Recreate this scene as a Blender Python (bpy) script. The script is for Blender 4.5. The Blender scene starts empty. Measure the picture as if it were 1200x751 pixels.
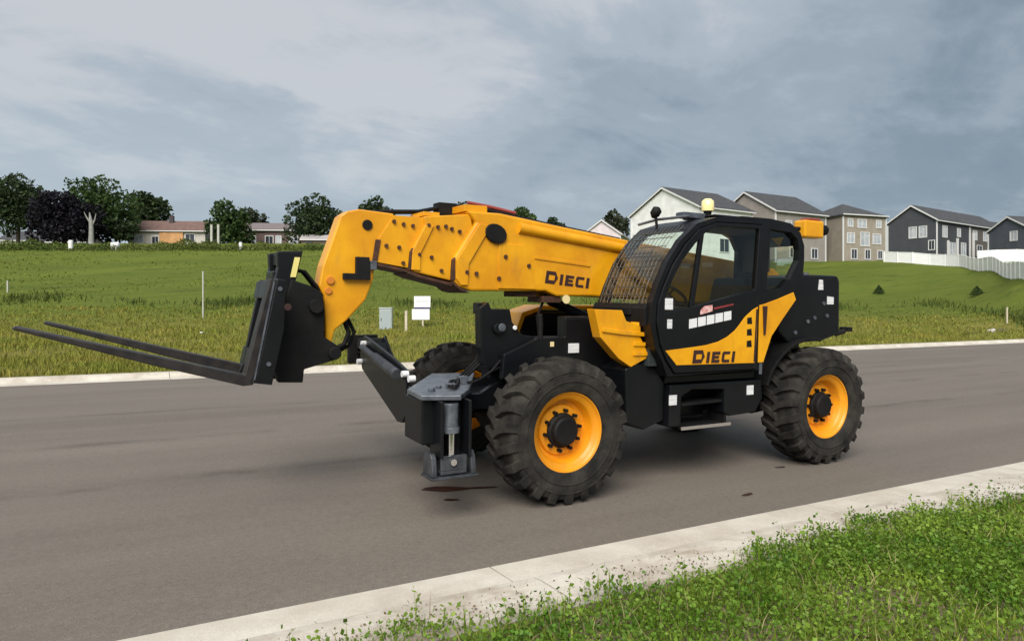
import bpy, bmesh, math, random
import numpy as np
from mathutils import Vector, Matrix, geometry

# ------------------------------------------------------------------ camera, sky, sun, exposure
scene = bpy.context.scene
COL = scene.collection
FOCAL = 830.0 / 1200.0 * 36.0
CAM = np.array([3.298, 6.198, 1.65])
YAW = math.radians(151.05)
FW = np.array([-math.sin(YAW), math.cos(YAW), 0.0])      # level view direction
RT = np.array([FW[1], -FW[0], 0.0])                      # to the right of it
cam_data = bpy.data.cameras.new("camera")
cam_data.lens = FOCAL
cam_data.sensor_width = 36.0
cam_data.shift_y = -12.5 / 1200.0
cam_data.clip_start = 0.05
cam_data.clip_end = 6000.0
cam = bpy.data.objects.new("camera", cam_data)
cam.location = CAM
cam.rotation_euler = (math.radians(90), 0, YAW)
COL.objects.link(cam)
scene.camera = cam

scene.view_settings.view_transform = 'Standard'
scene.view_settings.look = 'None'
scene.view_settings.exposure = 1.15
scene.view_settings.gamma = 1.0

SUN_EL, SUN_AZ = math.radians(42), math.atan2(0.74, 0.60)   # direction towards the sun
sun_data = bpy.data.lights.new("sun", 'SUN')
sun_data.energy = 2.2
sun_data.angle = math.radians(44)
sun_data.color = (1.0, 0.955, 0.89)
sun = bpy.data.objects.new("sun", sun_data)
sd = Vector((math.cos(SUN_EL) * math.cos(SUN_AZ), math.cos(SUN_EL) * math.sin(SUN_AZ), math.sin(SUN_EL)))
sun.rotation_euler = sd.to_track_quat('Z', 'Y').to_euler()
sun.location = (0, 0, 60)
COL.objects.link(sun)

world = bpy.data.worlds.new("World")
scene.world = world
world.use_nodes = True
wn, wl = world.node_tree.nodes, world.node_tree.links
wn.clear()


def N(nodes, typ, **kw):
    n = nodes.new(typ)
    for k, v in kw.items():
        setattr(n, k, v)
    return n


def math_node(nodes, links, op, a, b=None, clamp=False):
    n = nodes.new('ShaderNodeMath')
    n.operation = op
    n.use_clamp = clamp
    for i, v in enumerate((a, b)):
        if v is None:
            continue
        if isinstance(v, (int, float)):
            n.inputs[i].default_value = v
        else:
            links.new(v, n.inputs[i])
    return n.outputs[0]


def ramp(nodes, links, fac, stops, interp='LINEAR'):
    n = nodes.new('ShaderNodeValToRGB')
    n.color_ramp.interpolation = interp
    els = n.color_ramp.elements
    while len(els) < len(stops):
        els.new(0.5)
    for e, (p, c) in zip(els, stops):
        e.position = p
        e.color = (c, c, c, 1) if isinstance(c, (int, float)) else (c[0], c[1], c[2], 1)
    links.new(fac, n.inputs[0])
    return n.outputs[0]


def mix_rgb(nodes, links, fac, a, b, mode='MIX'):
    n = nodes.new('ShaderNodeMix')
    n.data_type = 'RGBA'
    n.blend_type = mode
    for sock, v in ((n.inputs[0], fac), (n.inputs[6], a), (n.inputs[7], b)):
        if isinstance(v, (int, float)):
            sock.default_value = v
        elif isinstance(v, tuple):
            sock.default_value = (v[0], v[1], v[2], 1)
        else:
            links.new(v, sock)
    return n.outputs[2]


def noise(nodes, links, vec, scale, detail=4, rough=0.55, dist=0.0):
    n = nodes.new('ShaderNodeTexNoise')
    n.inputs['Scale'].default_value = scale
    n.inputs['Detail'].default_value = detail
    n.inputs['Roughness'].default_value = rough
    n.inputs['Distortion'].default_value = dist
    if vec is not None:
        links.new(vec, n.inputs['Vector'])
    return n.outputs['Fac']


def lin(r, g, b):
    f = lambda c: (c / 255 / 12.92) if c <= 10 else ((c / 255 + 0.055) / 1.055) ** 2.4
    return (f(r), f(g), f(b))


# overcast sky: Nishita daylight almost wholly covered by layered cloud
sky = N(wn, 'ShaderNodeTexSky', sky_type='NISHITA')
sky.sun_disc = False
sky.sun_elevation = SUN_EL
sky.sun_rotation = math.radians(90) - SUN_AZ
tc = N(wn, 'ShaderNodeTexCoord')
sep = N(wn, 'ShaderNodeSeparateXYZ')
wl.new(tc.outputs['Generated'], sep.inputs[0])
zz = math_node(wn, wl, 'ADD', math_node(wn, wl, 'ABSOLUTE', sep.outputs[2]), 0.24)
cx = math_node(wn, wl, 'DIVIDE', sep.outputs[0], zz)
cy = math_node(wn, wl, 'DIVIDE', sep.outputs[1], zz)
comb = N(wn, 'ShaderNodeCombineXYZ')
wl.new(cx, comb.inputs[0])
wl.new(cy, comb.inputs[1])
mp = N(wn, 'ShaderNodeMapping')
mp.inputs['Rotation'].default_value = (0, 0, math.radians(-20))
mp.inputs['Scale'].default_value = (0.85, 1.1, 1.0)
mp.inputs['Location'].default_value = (1.35, 0.4, 0)
wl.new(comb.outputs[0], mp.inputs[0])
n1 = noise(wn, wl, mp.outputs[0], 0.62, 5, 0.52, 0.5)
n2 = noise(wn, wl, mp.outputs[0], 2.0, 8, 0.58, 0.5)
n3 = noise(wn, wl, mp.outputs[0], 6.5, 6, 0.62, 0.3)
dens = math_node(wn, wl, 'ADD', math_node(wn, wl, 'MULTIPLY', n1, 0.50),
                 math_node(wn, wl, 'ADD', math_node(wn, wl, 'MULTIPLY', n2, 0.38), math_node(wn, wl, 'MULTIPLY', n3, 0.12)))
# the weather: a darker slate mass towards the west (camera right), paler low on the east side
west = math_node(wn, wl, 'ADD', math_node(wn, wl, 'MULTIPLY', sep.outputs[0], -0.875), math_node(wn, wl, 'MULTIPLY', sep.outputs[1], 0.484))
dens = math_node(wn, wl, 'SUBTRACT', dens, math_node(wn, wl, 'MULTIPLY', west, 0.14))
dens = math_node(wn, wl, 'ADD', dens, math_node(wn, wl, 'ADD', math_node(wn, wl, 'MULTIPLY', sep.outputs[2], 0.15), 0.018))
SKYK = 0.435
def sk(r, g, b):
    return tuple(c * SKYK for c in lin(r, g, b))
cloud = ramp(wn, wl, dens, [(0.32, sk(112, 129, 145)), (0.43, sk(132, 148, 162)), (0.52, sk(157, 170, 182)),
                            (0.585, sk(174, 186, 197)), (0.67, sk(202, 206, 212))], 'EASE')
low = math_node(wn, wl, 'SUBTRACT', 1.0, math_node(wn, wl, 'MULTIPLY', math_node(wn, wl, 'ABSOLUTE', sep.outputs[2]), 3.4), True)
low = math_node(wn, wl, 'MULTIPLY', low, math_node(wn, wl, 'SUBTRACT', 0.50, math_node(wn, wl, 'MULTIPLY', west, 0.8), True))
cloud = mix_rgb(wn, wl, low, cloud, sk(184, 199, 208))
bg1 = N(wn, 'ShaderNodeBackground')
bg1.inputs[1].default_value = 0.10
wl.new(sky.outputs[0], bg1.inputs[0])
bg2 = N(wn, 'ShaderNodeBackground')
bg2.inputs[1].default_value = 1.0
wl.new(cloud, bg2.inputs[0])
mixs = N(wn, 'ShaderNodeMixShader')
mixs.inputs[0].default_value = 0.97
wl.new(bg1.outputs[0], mixs.inputs[1])
wl.new(bg2.outputs[0], mixs.inputs[2])
wo = N(wn, 'ShaderNodeOutputWorld')
wl.new(mixs.outputs[0], wo.inputs[0])

# ------------------------------------------------------------------ helpers
rng = random.Random(7)
nrng = np.random.default_rng(11)


def place(px, depth):
    """a bearing (photograph column) and a distance along the view axis -> ground-plan point"""
    p = CAM + (FW + RT * (px - 600.0) / 830.0) * depth
    return p[0], p[1]


def tag(o, label=None, cat=None, group=None, kind=None):
    if label: o['label'] = label
    if cat: o['category'] = cat
    if group: o['group'] = group
    if kind: o['kind'] = kind
    return o


def empty(name, loc, label=None, cat=None, group=None, rz=0.0):
    o = bpy.data.objects.new(name, None)
    o.empty_display_size = 0.3
    o.location = loc
    o.rotation_euler = (0, 0, rz)
    COL.objects.link(o)
    return tag(o, label, cat, group)


def link(name, me, mat, parent=None, bev=0.0, smooth=None):
    if mat is not None and not me.materials:
        me.materials.append(mat)
    o = bpy.data.objects.new(name, me)
    COL.objects.link(o)
    if parent is not None:
        o.parent = parent
    if bev > 0:
        m = o.modifiers.new("bevel", 'BEVEL')
        m.width = bev
        m.segments = 2
        m.limit_method = 'ANGLE'
        m.angle_limit = math.radians(35)
    if smooth is not None:
        me.polygons.foreach_set("use_smooth", [True] * len(me.polygons))
        try:
            me.set_sharp_from_angle(angle=math.radians(smooth))
        except Exception:
            pass
    return o


def obj(name, bm, mat, parent=None, bev=0.0, smooth=None):
    bmesh.ops.recalc_face_normals(bm, faces=bm.faces[:])
    me = bpy.data.meshes.new(name)
    bm.to_mesh(me)
    bm.free()
    return link(name, me, mat, parent, bev, smooth)


def box(bm, x0, x1, y0, y1, z0, z1):
    vs = [bm.verts.new((x, y, z)) for x in (x0, x1) for y in (y0, y1) for z in (z0, z1)]
    for f in ((0, 1, 3, 2), (4, 6, 7, 5), (0, 4, 5, 1), (2, 3, 7, 6), (0, 2, 6, 4), (1, 5, 7, 3)):
        bm.faces.new([vs[i] for i in f])
    return vs


def obox(bm, c, ax, ay, az, hx, hy, hz):
    """box on its own axes"""
    c, ax, ay, az = (Vector(v) for v in (c, ax, ay, az))
    vs = [bm.verts.new(c + ax * sx * hx + ay * sy * hy + az * sz * hz) for sx in (-1, 1) for sy in (-1, 1) for sz in (-1, 1)]
    for f in ((0, 1, 3, 2), (4, 6, 7, 5), (0, 4, 5, 1), (2, 3, 7, 6), (0, 2, 6, 4), (1, 5, 7, 3)):
        bm.faces.new([vs[i] for i in f])


def extrude_loops(bm, loops, a0, a1, to3):
    """2-D outline (first loop) with holes, given thickness a0..a1; to3(u, v, a) -> xyz"""
    allp = [p for l in loops for p in l]
    tris = geometry.tessellate_polygon([[Vector((p[0], p[1], 0)) for p in l] for l in loops])
    lo = [bm.verts.new(to3(p[0], p[1], a0)) for p in allp]
    hi = [bm.verts.new(to3(p[0], p[1], a1)) for p in allp]
    for t in tris:
        try:
            bm.faces.new([lo[i] for i in t])
            bm.faces.new([hi[i] for i in reversed(t)])
        except ValueError:
            pass
    k = 0
    for l in loops:
        n = len(l)
        for i in range(n):
            j = (i + 1) % n
            bm.faces.new((lo[k + i], lo[k + j], hi[k + j], hi[k + i]))
        k += n


def sheet(bm, poly, y):                              # single pane of glass in X-Z
    extrude_sheet = geometry.tessellate_polygon([[Vector((p[0], p[1], 0)) for p in poly]])
    vs = [bm.verts.new((p[0], y, p[1])) for p in poly]
    for t in extrude_sheet:
        bm.faces.new([vs[i] for i in t])


def curved_sheet(bm, line, y0, y1):
    a = [bm.verts.new((p[0], y0, p[1])) for p in line]
    b = [bm.verts.new((p[0], y1, p[1])) for p in line]
    for i in range(len(line) - 1):
        bm.faces.new((a[i], a[i + 1], b[i + 1], b[i]))


def islands(bm):
    """separate connected pieces of a bmesh, each as a new bmesh"""
    bm.verts.index_update()
    bm.verts.ensure_lookup_table()
    seen, out = set(), []
    for v0 in bm.verts:
        if v0.index in seen:
            continue
        stack, grp = [v0], []
        seen.add(v0.index)
        while stack:
            v = stack.pop()
            grp.append(v)
            for e in v.link_edges:
                w = e.other_vert(v)
                if w.index not in seen:
                    seen.add(w.index)
                    stack.append(w)
        nb = bmesh.new()
        mp_ = {v.index: nb.verts.new(v.co) for v in grp}
        for f in {f for v in grp for f in v.link_faces}:
            nb.faces.new([mp_[v.index] for v in f.verts])
        out.append(nb)
    bm.free()
    return out


def side_plate(bm, poly, y0, y1, holes=()):          # outline in X-Z, thickness along Y
    extrude_loops(bm, [poly] + list(holes), y0, y1, lambda u, v, a: (u, a, v))


def flat_plate(bm, poly, z0, z1):                    # outline in X-Y, thickness along Z
    extrude_loops(bm, [poly], z0, z1, lambda u, v, a: (u, v, a))


def cross_plate(bm, poly, x0, x1):                   # outline in Y-Z, thickness along X
    extrude_loops(bm, [poly], x0, x1, lambda u, v, a: (a, u, v))


def tube(bm, pts, radii, seg=12, caps=True):
    pts = [Vector(p) for p in pts]
    if isinstance(radii, (int, float)):
        radii = [radii] * len(pts)
    rings = []
    prev = None
    for i, p in enumerate(pts):
        d = (pts[min(i + 1, len(pts) - 1)] - pts[max(i - 1, 0)]).normalized()
        a = prev if prev is not None else (Vector((0, 0, 1)) if abs(d.z) < 0.9 else Vector((1, 0, 0)))
        x = d.cross(a)
        if x.length < 1e-5:
            x = d.cross(Vector((0, 1, 0)))
        x.normalize()
        y = x.cross(d).normalized()
        prev = y
        rings.append([bm.verts.new(p + (x * math.cos(2 * math.pi * k / seg) + y * math.sin(2 * math.pi * k / seg)) * radii[i]) for k in range(seg)])
    for a, b in zip(rings, rings[1:]):
        for k in range(seg):
            bm.faces.new((a[k], a[(k + 1) % seg], b[(k + 1) % seg], b[k]))
    if caps:
        bm.faces.new(rings[0][::-1])
        bm.faces.new(rings[-1])


def lathe_y(bm, prof, seg=48, closed=True):
    """profile of (radius, y) turned about the Y axis"""
    rings = []
    for k in range(seg):
        a = 2 * math.pi * k / seg
        rings.append([bm.verts.new((r * math.cos(a), y, r * math.sin(a))) for r, y in prof])
    n = len(prof)
    for k in range(seg):
        a, b = rings[k], rings[(k + 1) % seg]
        for i in range(n if closed else n - 1):
            j = (i + 1) % n
            bm.faces.new((a[i], a[j], b[j], b[i]))


def quick_mesh(name, verts, faces):
    """big triangle/quad soups from numpy arrays (all faces the same size)"""
    me = bpy.data.meshes.new(name)
    nv, nf, k = len(verts), len(faces), faces.shape[1]
    me.vertices.add(nv)
    me.vertices.foreach_set("co", np.ascontiguousarray(verts, dtype=np.float32).ravel())
    me.loops.add(nf * k)
    me.loops.foreach_set("vertex_index", np.ascontiguousarray(faces, dtype=np.int32).ravel())
    me.polygons.add(nf)
    me.polygons.foreach_set("loop_start", np.arange(0, nf * k, k, dtype=np.int32))
    me.update(calc_edges=True)
    me.validate()
    return me


# ------------------------------------------------------------------ materials
MATS = {}


def mat(name, col, rough=0.6, metal=0.0, var=0.0, vscale=4.0, col2=None, bump=0.0, bscale=40.0, coat=0.0, spec=0.5, island=0.0,
        stretch=None, trans=0.0, grime=0.0):
    if name in MATS:
        return MATS[name]
    m = bpy.data.materials.new(name)
    m.use_nodes = True
    nt = m.node_tree
    nd, lk = nt.nodes, nt.links
    b = nd['Principled BSDF']
    b.inputs['Base Color'].default_value = (*col, 1)
    b.inputs['Roughness'].default_value = rough
    b.inputs['Metallic'].default_value = metal
    b.inputs['Coat Weight'].default_value = coat
    b.inputs['Coat Roughness'].default_value = 0.08
    b.inputs['Specular IOR Level'].default_value = spec
    t = nd.new('ShaderNodeTexCoord')
    vec = t.outputs['Object']
    if stretch:
        mpn = nd.new('ShaderNodeMapping')
        mpn.inputs['Scale'].default_value = stretch
        lk.new(vec, mpn.inputs[0])
        vec = mpn.outputs[0]
    out = None
    if col2 is None and var > 0:
        col2 = tuple(min(1, c * (1 + var)) for c in col)
        col = tuple(c * (1 - var) for c in col)
    if col2 is not None:
        f = ramp(nd, lk, noise(nd, lk, vec, vscale, 6, 0.6), [(0.36, 0.0), (0.66, 1.0)])
        out = mix_rgb(nd, lk, f, col, col2)
    if grime > 0:                                       # brown smears and dust, blotchy and running downwards
        gm = nd.new('ShaderNodeMapping')
        gm.inputs['Scale'].default_value = (1.0, 1.0, 0.28)
        lk.new(t.outputs['Object'], gm.inputs[0])
        g1 = ramp(nd, lk, noise(nd, lk, gm.outputs[0], 7.0, 8, 0.7, 0.4), [(0.52, 0.0), (0.72, 1.0)])
        g2 = ramp(nd, lk, noise(nd, lk, t.outputs['Object'], 1.7, 4, 0.6), [(0.42, 0.0), (0.62, 1.0)])
        g3 = ramp(nd, lk, noise(nd, lk, t.outputs['Object'], 45.0, 4, 0.7), [(0.60, 0.0), (0.74, 1.0)])
        f_ = math_node(nd, lk, 'MULTIPLY', math_node(nd, lk, 'MULTIPLY', g1, g2), grime)
        out = mix_rgb(nd, lk, f_, out, (0.20, 0.10, 0.035))
        out = mix_rgb(nd, lk, math_node(nd, lk, 'MULTIPLY', g3, grime * 0.35), out, (0.10, 0.055, 0.025))
        rr_ = math_node(nd, lk, 'ADD', math_node(nd, lk, 'MULTIPLY', f_, 0.4), rough)
        lk.new(rr_, b.inputs['Roughness'])
    if island > 0:
        g = nd.new('ShaderNodeNewGeometry')
        v = math_node(nd, lk, 'ADD', math_node(nd, lk, 'MULTIPLY', g.outputs['Random Per Island'], 2 * island), 1 - island)
        hs = nd.new('ShaderNodeHueSaturation')
        lk.new(v, hs.inputs['Value'])
        if out is not None:
            lk.new(out, hs.inputs['Color'])
        else:
            hs.inputs['Color'].default_value = (*col, 1)
        out = hs.outputs[0]
    if out is not None:
        lk.new(out, b.inputs['Base Color'])
    if bump > 0:
        bn = nd.new('ShaderNodeBump')
        bn.inputs['Strength'].default_value = bump
        bn.inputs['Distance'].default_value = 0.02
        lk.new(noise(nd, lk, vec, bscale, 5, 0.6), bn.inputs['Height'])
        lk.new(bn.outputs[0], b.inputs['Normal'])
    if trans > 0:                                       # thin leaf: light passes through
        tr = nd.new('ShaderNodeBsdfTranslucent')
        if out is not None:
            lk.new(out, tr.inputs[0])
        else:
            tr.inputs[0].default_value = (*col, 1)
        ms = nd.new('ShaderNodeMixShader')
        ms.inputs[0].default_value = trans
        lk.new(b.outputs[0], ms.inputs[1])
        lk.new(tr.outputs[0], ms.inputs[2])
        lk.new(ms.outputs[0], nd['Material Output'].inputs[0])
    MATS[name] = m
    return m


def glass_mat(name, tint, gloss=0.12):
    m = bpy.data.materials.new(name)
    m.use_nodes = True
    nd, lk = m.node_tree.nodes, m.node_tree.links
    nd.clear()
    tr = N(nd, 'ShaderNodeBsdfTransparent')
    tr.inputs[0].default_value = (*tint, 1)
    gl = N(nd, 'ShaderNodeBsdfGlossy')
    gl.inputs['Roughness'].default_value = 0.03
    gl.inputs['Color'].default_value = (0.95, 1.0, 0.98, 1)
    fr = N(nd, 'ShaderNodeFresnel')
    fr.inputs[0].default_value = 1.5
    fac = math_node(nd, lk, 'ADD', fr.outputs[0], gloss, True)
    ms = N(nd, 'ShaderNodeMixShader')
    lk.new(fac, ms.inputs[0])
    lk.new(tr.outputs[0], ms.inputs[1])
    lk.new(gl.outputs[0], ms.inputs[2])
    o = N(nd, 'ShaderNodeOutputMaterial')
    lk.new(ms.outputs[0], o.inputs[0])
    return m


M_YEL = mat('orange_paint', (0.63, 0.262, 0.003), 0.40, col2=(0.78, 0.372, 0.004), vscale=2.6, coat=0.15, bump=0.05, bscale=7, grime=0.5)
M_YEL2 = mat('orange_paint_rim', (0.68, 0.24, 0.003), 0.45, col2=(0.78, 0.31, 0.004), vscale=3, coat=0.1, grime=0.6)
M_BLK = mat('black_paint', (0.0030, 0.0036, 0.0048), 0.40, col2=(0.0062, 0.0068, 0.0082), vscale=3.5, coat=0.06, spec=0.3, bump=0.03, bscale=12)
M_BLKM = mat('black_matt', (0.0035, 0.0035, 0.004), 0.65, spec=0.25, col2=(0.009, 0.0085, 0.0085), vscale=6)
M_GREY = mat('worn_steel_and_highlight', (0.065, 0.075, 0.092), 0.34, metal=0.35, col2=(0.16, 0.175, 0.20), vscale=9, bump=0.08, bscale=30)  # worn steel parts, and the painted edge highlight on the fork carriage
M_DGREY = mat('dark_grey_steel', (0.022, 0.025, 0.03), 0.4, metal=0.2, col2=(0.07, 0.075, 0.085), vscale=9, bump=0.08, bscale=30)
M_STEEL = mat('chrome_rod', (0.7, 0.7, 0.72), 0.16, metal=1.0)
M_FORK = mat('fork_steel', (0.014, 0.013, 0.014), 0.5, col2=(0.034, 0.029, 0.026), vscale=8, metal=0.3)
M_RUB = mat('tyre_rubber', (0.010, 0.0098, 0.009), 0.86, spec=0.22, col2=(0.044, 0.040, 0.034), vscale=4.5, bump=0.15, bscale=50)
M_WHITE = mat('white_sticker', (0.80, 0.80, 0.80), 0.5, col2=(0.62, 0.63, 0.65), vscale=60)
M_PRINT = mat('printed_sticker', (0.80, 0.80, 0.79), 0.5, col2=(0.50, 0.50, 0.53), vscale=1.0, stretch=(5, 5, 130))
M_DECAL = mat('black_decal', (0.035, 0.012, 0.010), 0.55)
M_RED = mat('red_decal', (0.28, 0.05, 0.04), 0.5)
M_AMBER = mat('amber_lens', (0.95, 0.80, 0.36), 0.25, coat=0.5)
M_CREAM = mat('cream_plate', (0.75, 0.62, 0.32), 0.5)
M_LINER = mat('cab_liner', (0.10, 0.085, 0.068), 0.85, var=0.15)
M_SEAT = mat('seat_fabric', (0.018, 0.026, 0.026), 0.9, var=0.3, vscale=20)
M_RUST = mat('rusty_steel', (0.085, 0.030, 0.012), 0.7, col2=(0.03, 0.014, 0.009), vscale=12)
G_SIDE = glass_mat('cab_glass', (0.88, 0.95, 0.90), 0.01)
G_FRONT = glass_mat('windscreen_glass', (0.90, 0.96, 0.92), 0.04)

# ------------------------------------------------------------------ ground: road, kerbs, verges, field
def smooth01(t):
    t = np.clip(t, 0, 1)
    return t * t * (3 - 2 * t)


# terrain heights seen along five bearings: distance -> height
def _zc(lst):
    d = np.array([a for a, _ in lst], float)
    z = np.array([1.65 + (363.0 - y) * a / 830.0 for a, y in lst])
    return d, z


_COLS = [(-500, _zc([(16, 437), (20, 424), (30, 400), (40, 385), (50, 369), (60, 353), (75, 329), (120, 285)])),
         (560, _zc([(16, 437), (20, 424), (30, 400), (40, 385), (50, 369), (60, 353), (75, 329), (120, 285)])),
         (800, _zc([(16, 437), (22, 420), (30, 401), (45, 384), (60, 360), (78, 335), (118, 300), (145, 295)])),
         (960, _zc([(16, 437), (26, 409), (30, 404), (45, 386), (60, 366), (74, 347), (112, 307), (135, 303)])),
         (1060, _zc([(16, 437), (26, 409), (30, 406), (45, 388), (60, 367), (74, 348), (108, 308), (135, 302)])),
         (1130, _zc([(16, 437), (26, 409), (33, 402), (45, 388), (60, 365), (72, 348), (100, 312), (120, 307)])),
         (1165, _zc([(16, 437), (26, 409), (35, 401), (45, 388), (58, 364), (70, 340), (84, 317), (112, 307)])),
         (1200, _zc([(16, 437), (26, 409), (36, 399), (45, 388), (54, 367), (60, 350), (68, 326), (84, 316), (114, 306)])),
         (1800, _zc([(16, 437), (26, 409), (36, 399), (45, 388), (54, 367), (60, 350), (68, 326), (84, 316), (114, 306)]))]


def terrain(x, y):
    x = np.asarray(x, float)
    y = np.asarray(y, float)
    vx, vy = x - CAM[0], y - CAM[1]
    d = np.maximum(vx * FW[0] + vy * FW[1], 4.0)
    px = np.clip(600 + 830 * (vx * RT[0] + vy * RT[1]) / d, -500, 1800)
    zs = np.array([np.interp(d, c[1][0], c[1][1]) for c in _COLS])
    cp = np.array([c[0] for c in _COLS], float)
    i = np.clip(np.searchsorted(cp, px, side='right') - 1, 0, len(cp) - 2)
    t = (px - cp[i]) / (cp[i + 1] - cp[i])
    t = t * t * (3 - 2 * t)
    z = np.take_along_axis(zs, i[None], 0)[0] * (1 - t) + np.take_along_axis(zs, (i + 1)[None], 0)[0] * t
    far = np.hypot(vx, vy)
    z = np.where(far > 150, z + (np.minimum(far, 900) - 150) * 0.004, z)
    q = -y - 12.95
    w = smooth01(q / 9.0)
    lump = 0.05 * np.sin(x * 0.7 + 1.3 * np.sin(y * 0.23)) * np.sin(y * 0.6 + x * 0.17) + 0.03 * np.sin(x * 1.9 + y * 1.3)
    return 0.135 + (np.maximum(z, 0.05) - 0.135) * w + lump * smooth01(q / 4.0)


def tz(x, y):
    return float(terrain(np.array([x]), np.array([y]))[0])


def grid_mesh(name, xs, ys, zf):
    X, Y = np.meshgrid(xs, ys)
    Z = zf(X.ravel(), Y.ravel())
    v = np.column_stack([X.ravel(), Y.ravel(), Z])
    nx, ny = len(xs), len(ys)
    idx = np.arange(nx * ny).reshape(ny, nx)
    f = np.column_stack([idx[:-1, :-1].ravel(), idx[:-1, 1:].ravel(), idx[1:, 1:].ravel(), idx[1:, :-1].ravel()])
    me = quick_mesh(name, v, f)
    me.polygons.foreach_set("use_smooth", [True] * len(me.polygons))
    return me


def road_z(y):
    y = np.asarray(y, float)
    return np.where(y > -4.9, (1.0 - y) * 0.025, (1.0 + 4.9) * 0.025 - (-4.9 - y) * 0.0195)


# --- asphalt
def asphalt_material():
    m = bpy.data.materials.new('asphalt')
    m.use_nodes = True
    nd, lk = m.node_tree.nodes, m.node_tree.links
    b = nd['Principled BSDF']
    t = N(nd, 'ShaderNodeTexCoord')
    o = t.outputs['Object']
    mp_ = N(nd, 'ShaderNodeMapping')
    mp_.inputs['Scale'].default_value = (0.10, 1.0, 1.0)
    lk.new(o, mp_.inputs[0])
    streak = ramp(nd, lk, noise(nd, lk, mp_.outputs[0], 1.3, 5, 0.55), [(0.35, 0.0), (0.7, 1.0)])
    blot = ramp(nd, lk, noise(nd, lk, o, 0.6, 5, 0.6), [(0.3, 0.0), (0.7, 1.0)])
    fine = noise(nd, lk, o, 140, 3, 0.7)
    mid = noise(nd, lk, o, 26, 4, 0.7)
    c = mix_rgb(nd, lk, streak, (0.130, 0.110, 0.091), (0.165, 0.142, 0.118))
    c = mix_rgb(nd, lk, math_node(nd, lk, 'MULTIPLY', blot, 0.35), c, (0.168, 0.140, 0.112))
    # long tyre-dark bands down the lanes
    mp2 = N(nd, 'ShaderNodeMapping')
    mp2.inputs['Scale'].default_value = (0.035, 0.9, 1.0)
    mp2.inputs['Location'].default_value = (0.3, 0.55, 0)
    lk.new(o, mp2.inputs[0])
    band = ramp(nd, lk, noise(nd, lk, mp2.outputs[0], 1.0, 3, 0.5), [(0.55, 0.0), (0.66, 1.0)])
    c = mix_rgb(nd, lk, math_node(nd, lk, 'MULTIPLY', band, 0.25), c, (0.080, 0.067, 0.055))
    # one worn tyre track with patchy edges
    sp = N(nd, 'ShaderNodeSeparateXYZ')
    lk.new(o, sp.inputs[0])
    wob = math_node(nd, lk, 'MULTIPLY', noise(nd, lk, o, 0.5, 4, 0.6), 0.5)
    for yc, w_ in ((-1.15, 0.13), (-3.24, 0.16), (-5.6, 0.14)):
        dy = math_node(nd, lk, 'ABSOLUTE', math_node(nd, lk, 'ADD', math_node(nd, lk, 'SUBTRACT', sp.outputs[1], yc + 0.25), wob))
        line = math_node(nd, lk, 'SUBTRACT', 1.0, math_node(nd, lk, 'DIVIDE', dy, w_), True)
        patch = ramp(nd, lk, noise(nd, lk, o, 1.1, 4, 0.6), [(0.40, 0.0), (0.62, 1.0)])
        c = mix_rgb(nd, lk, math_node(nd, lk, 'MULTIPLY', math_node(nd, lk, 'MULTIPLY', line, patch), 0.62), c, (0.064, 0.054, 0.045))
    c = mix_rgb(nd, lk, 1.0, c, ramp(nd, lk, fine, [(0.3, 0.62), (0.7, 1.38)]), 'MULTIPLY')
    c = mix_rgb(nd, lk, 1.0, c, ramp(nd, lk, mid, [(0.3, 0.86), (0.7, 1.12)]), 'MULTIPLY')
    lk.new(c, b.inputs['Base Color'])
    b.inputs['Roughness'].default_value = 0.85
    bn = N(nd, 'ShaderNodeBump')
    bn.inputs['Strength'].default_value = 0.5
    bn.inputs['Distance'].default_value = 0.006
    lk.new(fine, bn.inputs['Height'])
    lk.new(bn.outputs[0], b.inputs['Normal'])
    return m


road_me = grid_mesh('road', np.concatenate([[-900, -400], np.arange(-160, 61, 4.0), [200, 600]]),
                    np.concatenate([np.linspace(-12.5, -4.9, 8), np.linspace(-4.0, 2.2, 8)]), lambda x, y: road_z(y))
tag(link('road', road_me, asphalt_material()), kind='structure')

M_CONC = mat('kerb_concrete', (0.40, 0.36, 0.305), 0.85, col2=(0.56, 0.52, 0.455), vscale=1.6, bump=0.25, bscale=60)


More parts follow.
